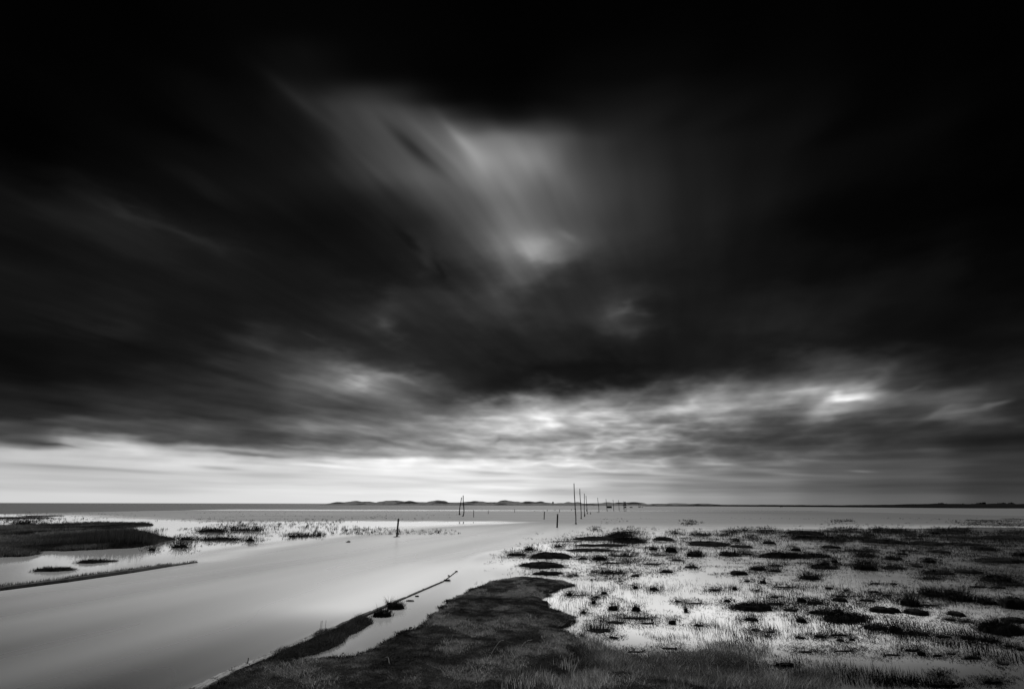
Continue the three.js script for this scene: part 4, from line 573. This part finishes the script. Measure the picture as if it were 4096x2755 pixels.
// a surveyed patch: centre and half sizes in the picture; s: smooth, t: tufted, k: spiky, p: pale reeds
function patch(cx, cy, hw, hh, kind) {
  hh *= kind === 'p' ? 1.05 : 1.3;
  const yh = horizonAt(cx), yb = cy + hh * 0.62, yt = cy - hh, ys = kind === 's' ? 0.6 : kind === 'k' || kind === 'p' ? 0.45 : 0.5;
  const ymid = yb - (yb - yt) * ys, zf = EYE * F / (yb - yh), zb = EYE * F / Math.max(3, ymid - yh), d = (zf + zb) / 2, rx = hw * d / F;
  let rz = (zb - zf) / 2; const cap = rx * (kind === 's' ? 1.2 : 0.85); rz = Math.max(Math.min(rz, cap), 0.03);
  const c = G(cx, yh + EYE * F / (zf + rz)), k = -c.z / F, tallPx = Math.max(1.2, (yb - yt) - (yb - yh) * 2 * rz / (zf + 2 * rz)), tot = clamp(tallPx * k, 0.035, kind === 's' ? 0.3 : 0.5);
  return { c, rx, rz, tot };
}
const PATCHES = [];
function plant(x, y, hw, hh, kind, label, name, cat) { PATCHES.push({ x, y, hw, hh, kind, label, name, cat }); }
// crop A: the middle of the shallows (offset 1366,1900; 1.7064 px per px), crop B: further along (2732,1900; 1.709)
const A = (s) => s.trim().split('\n').forEach((q) => { const [n, ...l] = q.trim().split('|'), v = n.trim().split(/\s+/); plant(1366 + v[0] / 1.7064, 1900 + v[1] / 1.7064, v[2] / 1.7064, v[3] / 1.7064, v[4], l[0], l[1]); });
const B = (s) => s.trim().split('\n').forEach((q) => { const [n, ...l] = q.trim().split('|'), v = n.trim().split(/\s+/); plant(2732 + v[0] / 1.709, 1900 + v[1] / 1.709, v[2] / 1.709, v[3] / 1.709, v[4], l[0], l[1]); });
A(`1760 436 215 17 s|long dark turf island farthest out at the channel edge|turf_island
1905 412 90 14 t|dark tufted turf behind the farthest long island|turf_island
1770 482 195 13 s|second long flat turf island from the farthest|turf_island
1710 515 185 13 s|third long flat turf island, thin and straight|turf_island
1420 557 170 26 s|broad dark turf island with a blunt end, fourth in the row|turf_island
1375 622 165 26 s|fifth turf island in the row, notched at one end|turf_island
1405 675 112 18 s|smallest smooth turf island, next to the big bank|turf_island
1195 544 68 13 t|small ragged tuft island nearest the channel|tuft
1283 506 32 12 t|small upright tuft behind the ragged tuft island|tuft
1480 486 30 7 t|tiny tuft at the channel edge before the second long island|tuft
1960 452 120 20 t|rough tufted ground joined to the farthest long island|tussock
1540 454 80 3 s|thin sliver of turf just awash by the channel|turf_sliver
1732 372 16 3 t|tiny low tuft alone out in the channel|tuft
1960 390 50 6 t|low dark tuft line at the outer edge of the shallows|tuft
1925 545 95 26 p|pale upright reed bed behind the round island row|reed_bed
1762 570 45 18 t|dark rounded tuft beside the pale upright reed bed|tuft
1850 598 70 17 p|low grey reed patch in front of the pale reed bed|reed_bed
1650 570 30 10 t
1830 663 115 28 p|wide pale reed patch in the middle of the bright shallows|reed_bed
2120 605 80 18 p|grey reed patch beyond the wide pale one|reed_bed
2220 660 50 13 t
2010 768 20 11 t|neat round little tuft alone in the brightest water|tuft
1797 806 25 12 t
1555 812 22 18 k|small spiky plant standing nearest the bank notch|spiky_plant
1722 866 22 20 k|round spiky plant below the small spiky one|spiky_plant
1858 906 42 28 k
1652 935 24 15 k|low round plant just off the bank point|spiky_plant
2012 916 34 20 t
2000 972 130 26 p|long band of grey grass across the bright shallows|grass_bed
1760 1045 95 58 p|tall dark reed clump rising beside the bank point|reed_clump
1870 1000 75 30 p|grassy shelf joined behind the tall reed clump|grass_bed
2090 1010 60 18 p
2262 1005 32 24 k
1640 1100 22 5 t
1855 1112 40 6 t
1602 680 18 14 p
1905 720 22 9 p
2132 780 34 13 t
2302 864 30 8 t
2200 440 75 14 s|dark flat tuft behind the rough tufted ground|tussock
2282 392 32 4 t
2130 505 34 11 t
2255 512 42 22 t
1975 590 40 10 p
1560 690 16 4 t
2290 580 40 8 t
2180 545 50 7 t
1620 820 50 7 p
1740 835 30 5 t
2010 1205 70 14 p
1880 1225 55 18 p
2240 1180 70 20 p`);
B(`840 400 120 17 s|long black turf patch at the outer edge of the marsh|tussock
890 432 140 13 t|ragged dark patch just in front of the long black one|tussock
170 474 140 22 s|wide dark turf patch nearest the channel side of the marsh|tussock
400 491 88 13 s
590 465 48 11 s|small crisp dark turf patch alone in calm water|tussock
368 450 30 6 t
1010 495 60 12 s|dark lozenge of turf in front of the ragged patch|tussock
130 408 50 8 t
345 388 34 5 t
420 376 20 4 t
285 407 34 5 t
465 427 28 4 t
570 376 50 4 t
1100 313 42 3 s|thin dark bar of turf alone in the grey water far out|turf_sliver
50 330 28 3 t
80 545 62 20 t|rounded dark tussock behind the grey reed patches|tussock
325 545 75 17 t
435 540 48 8 t
690 556 155 24 t|broad ragged tussock in the middle distance|tussock
905 555 95 17 t
775 511 35 12 t
1385 460 140 21 s|big smooth black turf patch in the far marsh|tussock
1660 472 118 19 s|long smooth black turf patch beside the big one|tussock
1900 475 135 15 s
1910 428 155 11 s
2220 432 130 17 s
1760 526 65 13 s|dark turf patch in front of the long smooth one|tussock
2060 506 70 17 s
1225 520 70 9 t
1250 552 75 14 t
1440 570 58 14 t
1550 518 58 6 s
1503 540 30 8 s
1690 590 45 15 t
2170 590 155 24 s|very wide black turf patch on the marsh far side|tussock
2310 546 40 14 s
1070 450 60 9 t
1210 432 80 8 t
1265 407 35 6 s
1730 398 30 8 s
1865 398 44 6 s
1080 415 35 6 s
1600 415 70 5 t
2060 310 90 3 s
2260 300 70 3 s
2100 340 110 4 s
2270 345 60 4 s
1760 378 50 3 t
1900 378 50 3 t
1380 375 60 3 t
1100 372 60 3 t
1490 386 40 3 t
2260 392 70 5 s
1330 376 20 3 t
60 630 44 11 t
380 675 62 19 s|dark rounded tussock with a flat base in grey water|tussock
520 642 54 17 t
632 656 48 11 t
640 620 48 9 t
960 632 88 20 t|wide low tussock with a frayed far end|tussock
1040 591 26 12 t
975 606 30 12 t
1250 628 88 34 k|tall shaggy tussock like a dark dome|tussock
1445 636 88 14 t
1602 625 34 10 s
870 700 80 26 k|spiky tussock with a long trailing tail|tussock
550 730 28 18 k
1750 670 105 17 t|long dark tussock running toward the marsh far side|tussock
1965 666 95 19 s
2150 715 100 26 t
1700 706 75 12 t
2255 750 78 12 t
690 765 88 15 p|flat topped brush like row of reeds|reed_row
220 785 50 13 k
355 780 19 12 s|small round black tuft alone in pale water|tuft
1000 776 25 9 s
1443 746 22 7 s|small black diamond of turf in open water|tuft
1312 801 44 7 s|flat black turf pad under the leafy floating weeds|tussock
1402 822 34 9 t
2020 766 60 9 s
2160 771 44 11 s
1320 745 42 4 s
440 726 22 7 t
510 790 18 5 t
1120 790 26 5 t
630 835 34 7 t
812 862 32 18 s|plump dark tuft at the start of the bright band|tuft
912 875 64 17 t
1082 858 46 19 s|low dark cushion of turf beside the bright band|tussock
1090 828 44 6 t
1265 858 60 13 t
1560 868 75 46 k|tall ragged spiky clump with stems fanning upward|spiky_clump
1740 815 135 36 k|largest spray of spiky grass in the marsh|spiky_clump
1900 840 100 42 k|spiky grass joined to the largest spray|spiky_clump
2085 872 66 24 t
2280 893 90 46 s|smooth rounded black hummock at the marsh side|hummock
1680 890 60 9 t
480 908 155 36 t|big dark grassy island where the bright band begins|tussock
640 882 70 13 t
302 861 28 12 t
90 875 64 13 p
22 922 17 24 k
740 925 50 15 t
470 988 54 17 t
950 942 100 18 t
1120 985 165 40 t|longest dark grassy island across the bright band|tussock
1375 930 100 30 s|smooth sloping black hummock in the bright band|hummock
1600 945 90 29 s|smooth black hummock below the tall spiky clump|hummock
1872 955 54 22 s|compact smooth black hummock standing on its own|hummock
1832 990 40 14 t
1940 1003 36 7 t
812 996 38 21 t|dark round tuft at the end of the longest grassy island|tuft
1060 925 38 11 t
1320 1046 90 25 t
1462 1054 58 44 k|tall domed tussock like a round haystack|tussock
1590 1086 105 18 t|low grassy tail reaching out from the domed tussock|tussock
1785 1106 58 13 t
2180 1062 150 56 t|largest dark grass mound at the near marsh side|hummock
2265 1000 88 26 s
1952 1116 54 21 t
2092 1131 70 23 t
2232 1170 40 11 t
2312 1195 28 9 s
500 1061 44 12 t
580 1101 29 12 t
600 1076 38 5 t
800 1110 38 16 k
940 1105 44 14 t
1080 1131 27 13 t
1160 1126 20 11 t
1060 1096 68 8 t
110 1030 40 8 t
1430 1226 60 20 p
1570 1200 60 14 t
1632 1222 28 22 t
1742 1236 40 10 t
1842 1222 30 12 p
1985 1250 78 18 t|dark sloping tuft line in the near grey water|tussock
842 1205 50 20 p
1105 1200 80 17 p
702 1300 84 20 t|low flat tussock alone in the near grey water|tussock
430 1358 88 28 p
1762 1360 38 16 k
2125 1415 80 24 t
1380 1415 38 14 t
1780 1440 118 24 t
2190 1280 48 36 p
90 1240 120 30 p
260 1230 60 14 p
500 1310 60 20 p
1540 1420 40 14 p`);
// tufts along the pale kerb and in the inlet (picture coordinates)
[[1532, 2457, 42, 18, 't', 'small grass tuft lying along the inside of the kerb', 'tuft'], [1583, 2427, 38, 17, 't', 'grass tuft straddling the middle of the kerb', 'tuft'], [1553, 2416, 12, 13, 'k', 'spiky little plant growing from the kerb edge', 'spiky_plant'],
 [1788, 2322, 16, 5, 't', 'flat dark tuft near the outer end of the kerb', 'tuft'], [1795, 2303, 6, 2.5, 't', 'tiny dark tuft between the two outer kerb tufts', 'tuft'], [1825, 2286, 6, 3, 't', 'tiny dark tuft at the very end of the kerb', 'tuft'],
 [1668, 2385, 8, 3, 't', 'tiny plant in the inlet beside the kerb', 'tuft'], [1640, 2404, 20, 2.5, 't', 'thin line of floating stems beside the kerb', 'tuft'],
 [1392, 2167, 9, 3, 't', 'tiny dark clod in the channel beside the upright timber post', 'tuft']].forEach((q) => plant(...q));
// left marsh, patches beyond the grassy kerb strip
[[210, 2279, 78, 11, 't', 'dark flat turf islet with a square end behind the grassy kerb strip', 'turf_island'], [370, 2247, 58, 10, 't', 'dark turf islet with a thin tail before the reed bank', 'turf_island'], [440, 2244, 28, 5, 't', 'thin grassy tail beside the dark turf islet', 'tuft'],
 [716, 2184, 34, 11, 'k', 'small bushy tuft alone between the channel and the reed bank', 'tuft'], [605, 2198, 14, 6, 't', 'tiny tuft at the foot of the reed bank', 'tuft'], [880, 2157, 75, 7, 't', 'long low tuft line in the white water', 'tussock'], [745, 2156, 26, 6, 't', 'small tuft before the long low tuft line', 'tuft'], [1000, 2158, 18, 9, 'k', 'bushy little tuft past the long low tuft line', 'tuft'],
 [850, 2124, 48, 7, 't', 'thin dark tuft line behind the white water', 'tussock'], [985, 2116, 60, 12, 'p', 'pale upright reeds on the outer tuft line', 'reed_bed'], [1170, 2143, 14, 6, 'k', 'tiny tuft at the channel end of the white water', 'tuft'], [1215, 2143, 34, 4, 't', 'thin tuft sliver at the channel end of the white water', 'tuft'], [1275, 2140, 10, 5, 'k', 'last tiny tuft toward the upright timber post', 'tuft'],
 [60, 2071, 110, 4, 's', 'thin long bar of turf far beyond the reed bank', 'turf_sliver'], [95, 2095, 30, 6, 't', 'small dark tuft just behind the reed bank', 'tuft'], [170, 2063, 60, 3, 's', 'thin far sliver of turf in pale water', 'turf_sliver']].forEach((q) => plant(...q));
{
  const major = PATCHES.filter((p) => p.label), shortName = (p) => p.label.split(/,| (?:with|in|on|at|of|from|to|toward|behind|before|beside|between|where|alone|near|nearest|closest|lying|standing|rising|growing|running|reaching|across|past|below|beyond|just|joined|next|straddling|ending|over|under|farthest|along|against|out|off|like) /)[0];
  const times = new Map(); for (const m of major) { m.short = shortName(m); times.set(m.short, (times.get(m.short) ?? 0) + 1); }
  const nameOf = (m) => times.get(m.short) === 1 && m.short.split(' ').length > 2 ? m.short : m.label.replace(/,.*$/, '');
  const taken = new Set(major.map((p) => p.label)), look = { s: 'flat black turf pad', t: 'low dark tuft', k: 'spiky little plant', p: 'thin grey reeds' };
  for (const p of PATCHES) {
    if (p.label) continue;
    const size = p.hw > 42 ? 'wide ' : p.hw > 24 ? '' : 'small ', near = major.map((m) => [Math.hypot((m.x - p.x) / 1.8, (m.y - p.y) * 1.6), m]).sort((a, b) => a[0] - b[0]);
    for (const [, m] of near) {
      const dx = p.x - m.x, dy = (p.y - m.y) * 3, rel = Math.abs(dy) > Math.abs(dx) ? (dy < 0 ? 'behind' : 'in front of') : (dx < 0 ? 'on the road side of' : 'on the inland side of');
      const l = `${size}${look[p.kind]} ${rel} the ${nameOf(m)}`; if (taken.has(l) || l.split(' ').length > 16) continue; taken.add(l); p.label = l; break;
    }
    p.name ??= p.kind === 'p' ? 'reed_bed' : p.kind === 's' ? 'turf_island' : 'tuft';
  }

  PATCHES.forEach((p, i) => {
    const { c, rx, rz, tot } = patch(p.x, p.y, p.hw, p.hh, p.kind), group = p.x < 1380 ? 'tufts and islets of the marsh across the road' : p.x < 1860 && p.y > 2280 ? 'tufts along the pale kerb' : p.name === 'turf_island' && p.x < 2600 ? 'turf islands off the bank' : 'tussocks in the flooded marsh', nm = p.name ?? 'tuft', cat = nm.replace('_', ' ');
    if (p.kind === 's') tussock(nm, cat, p.label, group, c, rx, rz, tot * 0.95, Math.max(0.035, tot * 0.4), i + 1, { count: 1.6, spike: 0.1, tone: 0.018, lean: 0.6 });
    else if (p.kind === 't') tussock(nm, cat, p.label, group, c, rx, rz, tot * 0.65, tot * 0.85, i + 1, { count: 1.6, spike: 0.5, tone: 0.022 + 0.01 * noise(i * 0.7, 3) });
    else if (p.kind === 'k') tussock(nm, cat, p.label, group, c, rx * 0.85, rz * 0.8, tot * 0.45, tot * 1.1, i + 1, { count: 1.4, spike: 1, tone: 0.022, lean: 0.9 });
    else tussock(nm, cat, p.label, group, c, rx, rz, 0.012, tot * 1.0, i + 1, { count: 0.9, spike: 0.8, tone: 0.05, lean: 0.5 });
  });
}

{
  const P = dense(px('1080,2640 1130,2606 1195,2578 1250,2548 1281,2527 1342,2521 1377,2506 1426,2482 1452,2480 1486,2489 1450,2518 1398,2542 1370,2566 1317,2598 1253,2620 1200,2632 1130,2650'), 0.1), m = land(P, 0.03, 0.055, 0.10, 0.04, 4);
  const t = thing('grass_mound', 'long shaggy dark grass mound grown along the pale kerb beside the inlet', 'grass mound', new THREE.Vector3()); add(t, 'turf', m.g, M.turf);
  const r = rng(44), l = [], [x0, x1, z0, z1] = m.box;
  for (let i = 0; i < 40000 && l.length < 9000; i++) { const x = mix(x0 - 0.05, x1 + 0.05, r()), z = mix(z0 - 0.05, z1 + 0.05, r()), y = m.H(x, z); if (y < -0.02) continue; const n = fbm(x * 2.2, z * 2.2, 3); l.push([x, y - 0.01, z, (0.03 + 0.055 * r()) * clamp(1 + 1.6 * n, 0.35, 2.2), r() * 6.28, 0.9 * r(), 0.0055, clamp(0.035 + 0.06 * n, 0.012, 0.09) * (0.6 + 0.8 * r()), r() * 3.14]); }
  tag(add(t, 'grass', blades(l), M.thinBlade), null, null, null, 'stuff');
  for (const [x, y] of [[1281, 2521], [1286, 2519], [1301, 2518]]) { const p = G(x, y + 12), c = new THREE.CatmullRomCurve3([p, p.clone().add(new THREE.Vector3(-0.01, 0.1, 0)), p.clone().add(new THREE.Vector3(-0.005, 0.2, 0.01))]); add(t, 'stem', new THREE.TubeGeometry(c, 8, 0.003, 5), M.dark); }
}
// ---------------------------------------------------------------- reed bank across the road
{
  const P = dense(px('-700,2108 0,2107 137,2102 240,2099 377,2093 498,2093 552,2093 604,2098 560,2106 500,2112 590,2138 640,2153 688,2158 640,2170 585,2184 520,2193 430,2197 343,2201 260,2203 189,2206 86,2226 0,2229 -200,2262 -700,2300'), 0.5);
  const m = land(P, 0.12, 0.14, 0.4, 0.05, 9, ['330,2117 430,2113 505,2110 520,2113 430,2118 360,2120', '-60,2153 20,2146 110,2143 165,2146 158,2155 60,2158', '190,2128 250,2125 285,2127 240,2130', '80,2212 150,2206 210,2203 260,2206 190,2212 120,2217'].map(px)); tag(add(scene, 'marsh', m.g, M.turf), 'broad dark salt marsh with reeds across the flooded road', null, null, 'structure');
  const r = rng(15), pl = [[], []], tall = [], [x0, x1, z0, z1] = m.box;
  for (let i = 0; i < 46000; i++) {
    const q = G(mix(-60, 700, r()), mix(2092, 2232, Math.pow(r(), 0.8))), y = m.H(q.x, q.z); if (y < 0.01) continue;
    const n = fbm(q.x * 0.25, q.z * 0.12, 3); pl[i & 1].push([q.x, y, q.z, 0.7 + 0.8 * r() + n, r() * 6.28, (0.5 + 0.9 * r()) * clamp(1 + 3.2 * n, 0.2, 2.8), 0.6 + 0.7 * r() + Math.max(0, n) * 2]);
  }
  for (let i = 0; i < 5200; i++) {
    const u = r(), q = G(mix(-40, 700, Math.pow(u, 0.7)), mix(2148, 2180, r()) + (1 - u) * 18), n = fbm(q.x * 0.3, q.z * 0.3, 3), e = sstep(640, 560, u * 620); tall.push([q.x, Math.max(0, m.H(q.x, q.z)), q.z, (0.5 + 0.5 * r() + 0.5 * n) * (0.45 + 0.75 * sstep(0, 0.55, u)) * sstep(1.0, 0.72, u * (0.9 + 0.25 * r())), r() * 6.28, 0.4 + 0.9 * r(), 0.8 + 0.5 * r()]);
  }
  for (let k = 0; k < 2; k++) scatter('grass', sprig(50 + k, 8, 0.09, 0.12, 0.085, 0.014, 0.7), M.thinBlade, pl[k], 'rough dark marsh grass across the flooded road');
  scatter('reeds', sprig(55, 4, 0.16, 0.62, 0.05, 0.012, 0.4), M.thinBlade, tall, 'tall dark reeds standing along the marsh edge');
}
// ---------------------------------------------------------------- sparse stems standing in the shallows
{
  const r = rng(21), near = [], far = [], pads = [], fuzz = [];
  for (let i = 0; i < 34000; i++) {
    const y = 2120 + 630 * Math.pow(r(), 1.1), x = 1900 + 2250 * r(), q = G(x, y), d = -q.z;
    if (x < 2250 && y < 2330 + (x - 1900) * -0.3) continue; if (sdist(q.x, q.z, BANK) > -0.05) continue;
    const n = fbm(q.x * 0.35 + 5, q.z * 0.3, 3) + 0.5 * fbm(q.x * 1.6, q.z * 1.1, 2); if (n < 0.02 + 0.5 * (r() - 0.3) + 0.12 * sstep(2480, 2600, y)) continue;
    if (q.x > 0.5 && q.x < 3.6 && d > 8.5 && d < 15 && r() < 0.45) continue; const s = Math.max(1, d * 0.055); (d < 16 ? near : far).push([q.x, 0, q.z, s * (0.5 + 0.8 * r()), r() * 6.28, 0.6 + 0.9 * r(), (0.8 + 0.9 * r()) / (s > 1.6 ? s / 1.6 : 1)]);
    if (d < 24 && r() < 0.35) pads.push([q.x + 0.1 * (r() - 0.5), 0.004 + 0.04 * r(), q.z, (0.6 + 0.8 * r()) * Math.max(1, d * 0.06), r() * 6.28, 1, 1]);
  }
  for (let i = 0; i < 17000; i++) { const x = 2280 + 1050 * Math.pow(r(), 1.4), y = 2530 + 235 * Math.sqrt(r()), q = G(x, y); if (sdist(q.x, q.z, BANK) > 0.05) continue; const n = fbm(q.x * 0.8 + 1, q.z * 0.8, 3), w = 1 - (x - 2330) / 1200 + (y - 2640) / 300; if (n + w * 0.55 < 0.1 + 0.3 * r()) continue; const n3 = fbm(q.x * 1.7 + 20, q.z * 1.4, 3); fuzz.push([q.x, 0, q.z, 0.7 + 0.6 * r(), r() * 6.28, (0.6 + 0.9 * r()) * clamp(1.1 + 2.6 * n3, 0.25, 2.6), (0.5 + 0.8 * r()) * clamp(1 + n3, 0.5, 1.6)]); }
  const mats = [];
  for (const p of PATCHES) {
    if ((p.x < 2050 && p.y > 2240) || /clod/.test(p.label)) continue; const n = Math.round(p.hw * (p.kind === 's' ? 1.2 : 3) + 14), yh = horizonAt(p.x);
    for (let i = 0; i < n; i++) { const a = r() * 6.283, q = 0.75 + 1.6 * Math.pow(r(), 2.2), y = p.y + Math.sin(a) * q * (p.hh * 0.9 + 4); if (y < yh + 60) continue; const g = G(p.x + Math.cos(a) * q * p.hw * 1.15, y), d = -g.z; if (sdist(g.x, g.z, BANK) > -0.03) continue; mats.push([g.x, 0, g.z, Math.max(0.7, d * 0.075) * (0.6 + 0.8 * r()), r() * 6.28, 0.5 + r(), 0.55 + 0.6 * r()]); }
  }
  for (let i = 0; i < 26000; i++) { const y = 2125 + 600 * Math.pow(r(), 1.6), x = 2350 + 1800 * r(), g = G(x, y), d = -g.z, n = fbm(g.x * 0.22 + 9, g.z * 0.4, 4); if (n < 0.17 - 0.2 * sstep(2900, 4000, x) || (x < 2700 && y < 2180) || sdist(g.x, g.z, BANK) > -0.03) continue; mats.push([g.x, 0, g.z, Math.max(0.7, d * 0.07) * (0.35 + 0.9 * r() + Math.max(0, n - 0.15) * 2), r() * 6.28, 0.5 + r(), 0.5 + 0.6 * r()]); }
  for (let i = 0; i < 9000; i++) { const k = Math.floor(r() * (BANK.length - 8)), p = BANK[k].clone().lerp(BANK[k + 1], r()), o = 0.16 * (r() - 0.4); p.x += o * (r() - 0.3) + 0.05 * (r() - 0.5); p.z += o * (r() - 0.5) + 0.05 * (r() - 0.5); if (fbm(p.x * 2.1, p.z * 2.1 + 7, 3) < -0.08) continue; mats.push([p.x, Math.max(0, bank.H(p.x, p.z)), p.z, 0.5 + 1.1 * r() * r(), r() * 6.28, 0.7 + 1.8 * r(), 0.5 + 0.6 * r()]); }
  scatter('grass', sprig(83, 10, 0.10, 0.055, 0.018, 0.0055, 0.95), M.grassBlade, mats, 'ragged drowned mats of dark grass spread between the tussocks');
  const stem = (seed, n, h, w, lean) => { const q = rng(seed), l = []; for (let i = 0; i < n; i++) l.push([(q() - 0.5) * 0.12, -0.01, (q() - 0.5) * 0.12, h * (0.5 + 0.9 * q()), q() * 6.28, lean * q(), w, 0.011 * (0.7 + 0.6 * q()), q() * 3.14]); return blades(l); };
  scatter('reeds', stem(1, 3, 0.085, 0.0065, 0.7), M.grassBlade, near, 'sparse thin stems standing in the near shallows');
  scatter('reeds', stem(2, 3, 0.07, 0.0042, 0.6), M.grassBlade, far, 'sparse thin stems standing in the farther shallows');
  const leaf = new THREE.CircleGeometry(0.008, 6).rotateX(-Math.PI / 2 + 0.25); scatter('leaves', leaf, grey(0.022, 0.7, { side: THREE.DoubleSide }), pads, 'tiny dark leaves at the water surface among the stems');
  scatter('grass', sprig(71, 5, 0.08, 0.095, 0.095, 0.0062, 0.8), M.thinBlade, fuzz, 'drowned grey grass standing in the near shallows beside the bank');
  // far pale stems beyond the road
  const lf = [];
  for (let i = 0; i < 7000; i++) { const x = -60 + 1900 * Math.pow(r(), 1.1), y = 2046 + 110 * r(), q = G(x, y), d = -q.z; const n = fbm(q.x * 0.06, q.z * 0.05 + 3, 3); if (n < 0.1 + 0.3 * r() - (y < 2100 ? 0.12 : 0)) continue; if (y > 2140 && x > 1000) continue; lf.push([q.x, 0, q.z, 1 + r(), r() * 6.28, 0.6 + r(), 0.7 + 0.6 * r()]); }
  for (let i = 0; i < 1500; i++) { const x = 2400 + 1750 * r(), y = 2072 + 50 * r(), q = G(x, y); if (fbm(q.x * 0.05, q.z * 0.06, 3) < 0.1) continue; lf.push([q.x, 0, q.z, 0.8 + r(), r() * 6.28, 0.6 + r(), 0.7 + 0.6 * r()]); }
  scatter('reeds', stem(3, 4, 0.12, 0.016, 0.4), M.grassBlade, lf, 'thin scattered reeds standing in the far shallows');
}
// ---------------------------------------------------------------- dry stalks lying on the bank
{
  const list = [[2085, 2668, 90, 60, 0.14, 'longest pale dry stalk leaning upward on the near bank'], [1925, 2720, 70, 40, 0.05, 'bundle like pair of pale stalks at the bottom of the bank'], [1990, 2630, 50, 35, 0.06, 'forked pale stalk lying in the middle of the bank'], [2088, 2540, 18, -16, 0.02, 'short bright dry stalk in the dark hollow of the bank'], [1830, 2760, 60, 30, 0.03, 'pale stalk lying flat at the bottom edge of the bank'], [2215, 2335, -12, 12, 0.02, 'tiny bright stalk at the head of the bank'], [1540, 2690, 26, -36, 0.04, 'single bent dry stalk on the kerb side of the bank'], [1860, 2690, 30, -20, 0.04, 'curled dry stalk between the forked stalk and the kerb'], [2050, 2475, 36, -4, 0.015, 'level dry stalk on the upper bank']];
  list.forEach(([x, y, dx, dy, lift, label], i) => {
    const a = G(x - dx / 2, y + Math.abs(dy) / 2 * Math.sign(dy || 1)), b = G(x + dx / 2, y - Math.abs(dy) / 2 * Math.sign(dy || 1)); for (const q of [a, b]) q.y = Math.max(0, bank.H(q.x, q.z)) + 0.03;
    const mid = a.clone().lerp(b, 0.55); mid.y = Math.max(mid.y, bank.H(mid.x, mid.z)) + 0.035 + lift; mid.x += 0.02; b.y += lift;
    const t = thing('dry_stalk', label, 'stalk', a.clone(), 'dry stalks on the turf bank'), c = new THREE.CatmullRomCurve3([a, mid, b].map((q) => q.clone().sub(a)));
    add(t, 'stem', new THREE.TubeGeometry(c, 14, 0.0035, 5), M.stalk ??= grey(0.13, 0.7));
    const e = c.getPoint(0.6), s = new THREE.CatmullRomCurve3([e, e.clone().add(new THREE.Vector3(0.03, 0.03, 0.01)), e.clone().add(new THREE.Vector3(0.07, 0.045 + lift * 0.3, 0))]); add(t, 'side_stem', new THREE.TubeGeometry(s, 8, 0.0025, 5), M.stalk);
  });
  const p = G(1675, 2668); p.y = bank.H(p.x, p.z); const t = thing('cane', 'short pale upright cane stuck in the bank', 'cane', p); add(t, 'shaft', new THREE.CylinderGeometry(0.003, 0.004, 0.05, 6).translate(0, 0.025, 0), grey(0.35, 0.7)); add(t, 'tip', new THREE.SphereGeometry(0.004, 8, 6).translate(0, 0.05, 0), grey(0.35, 0.7));
}

renderer.render(scene, camera);
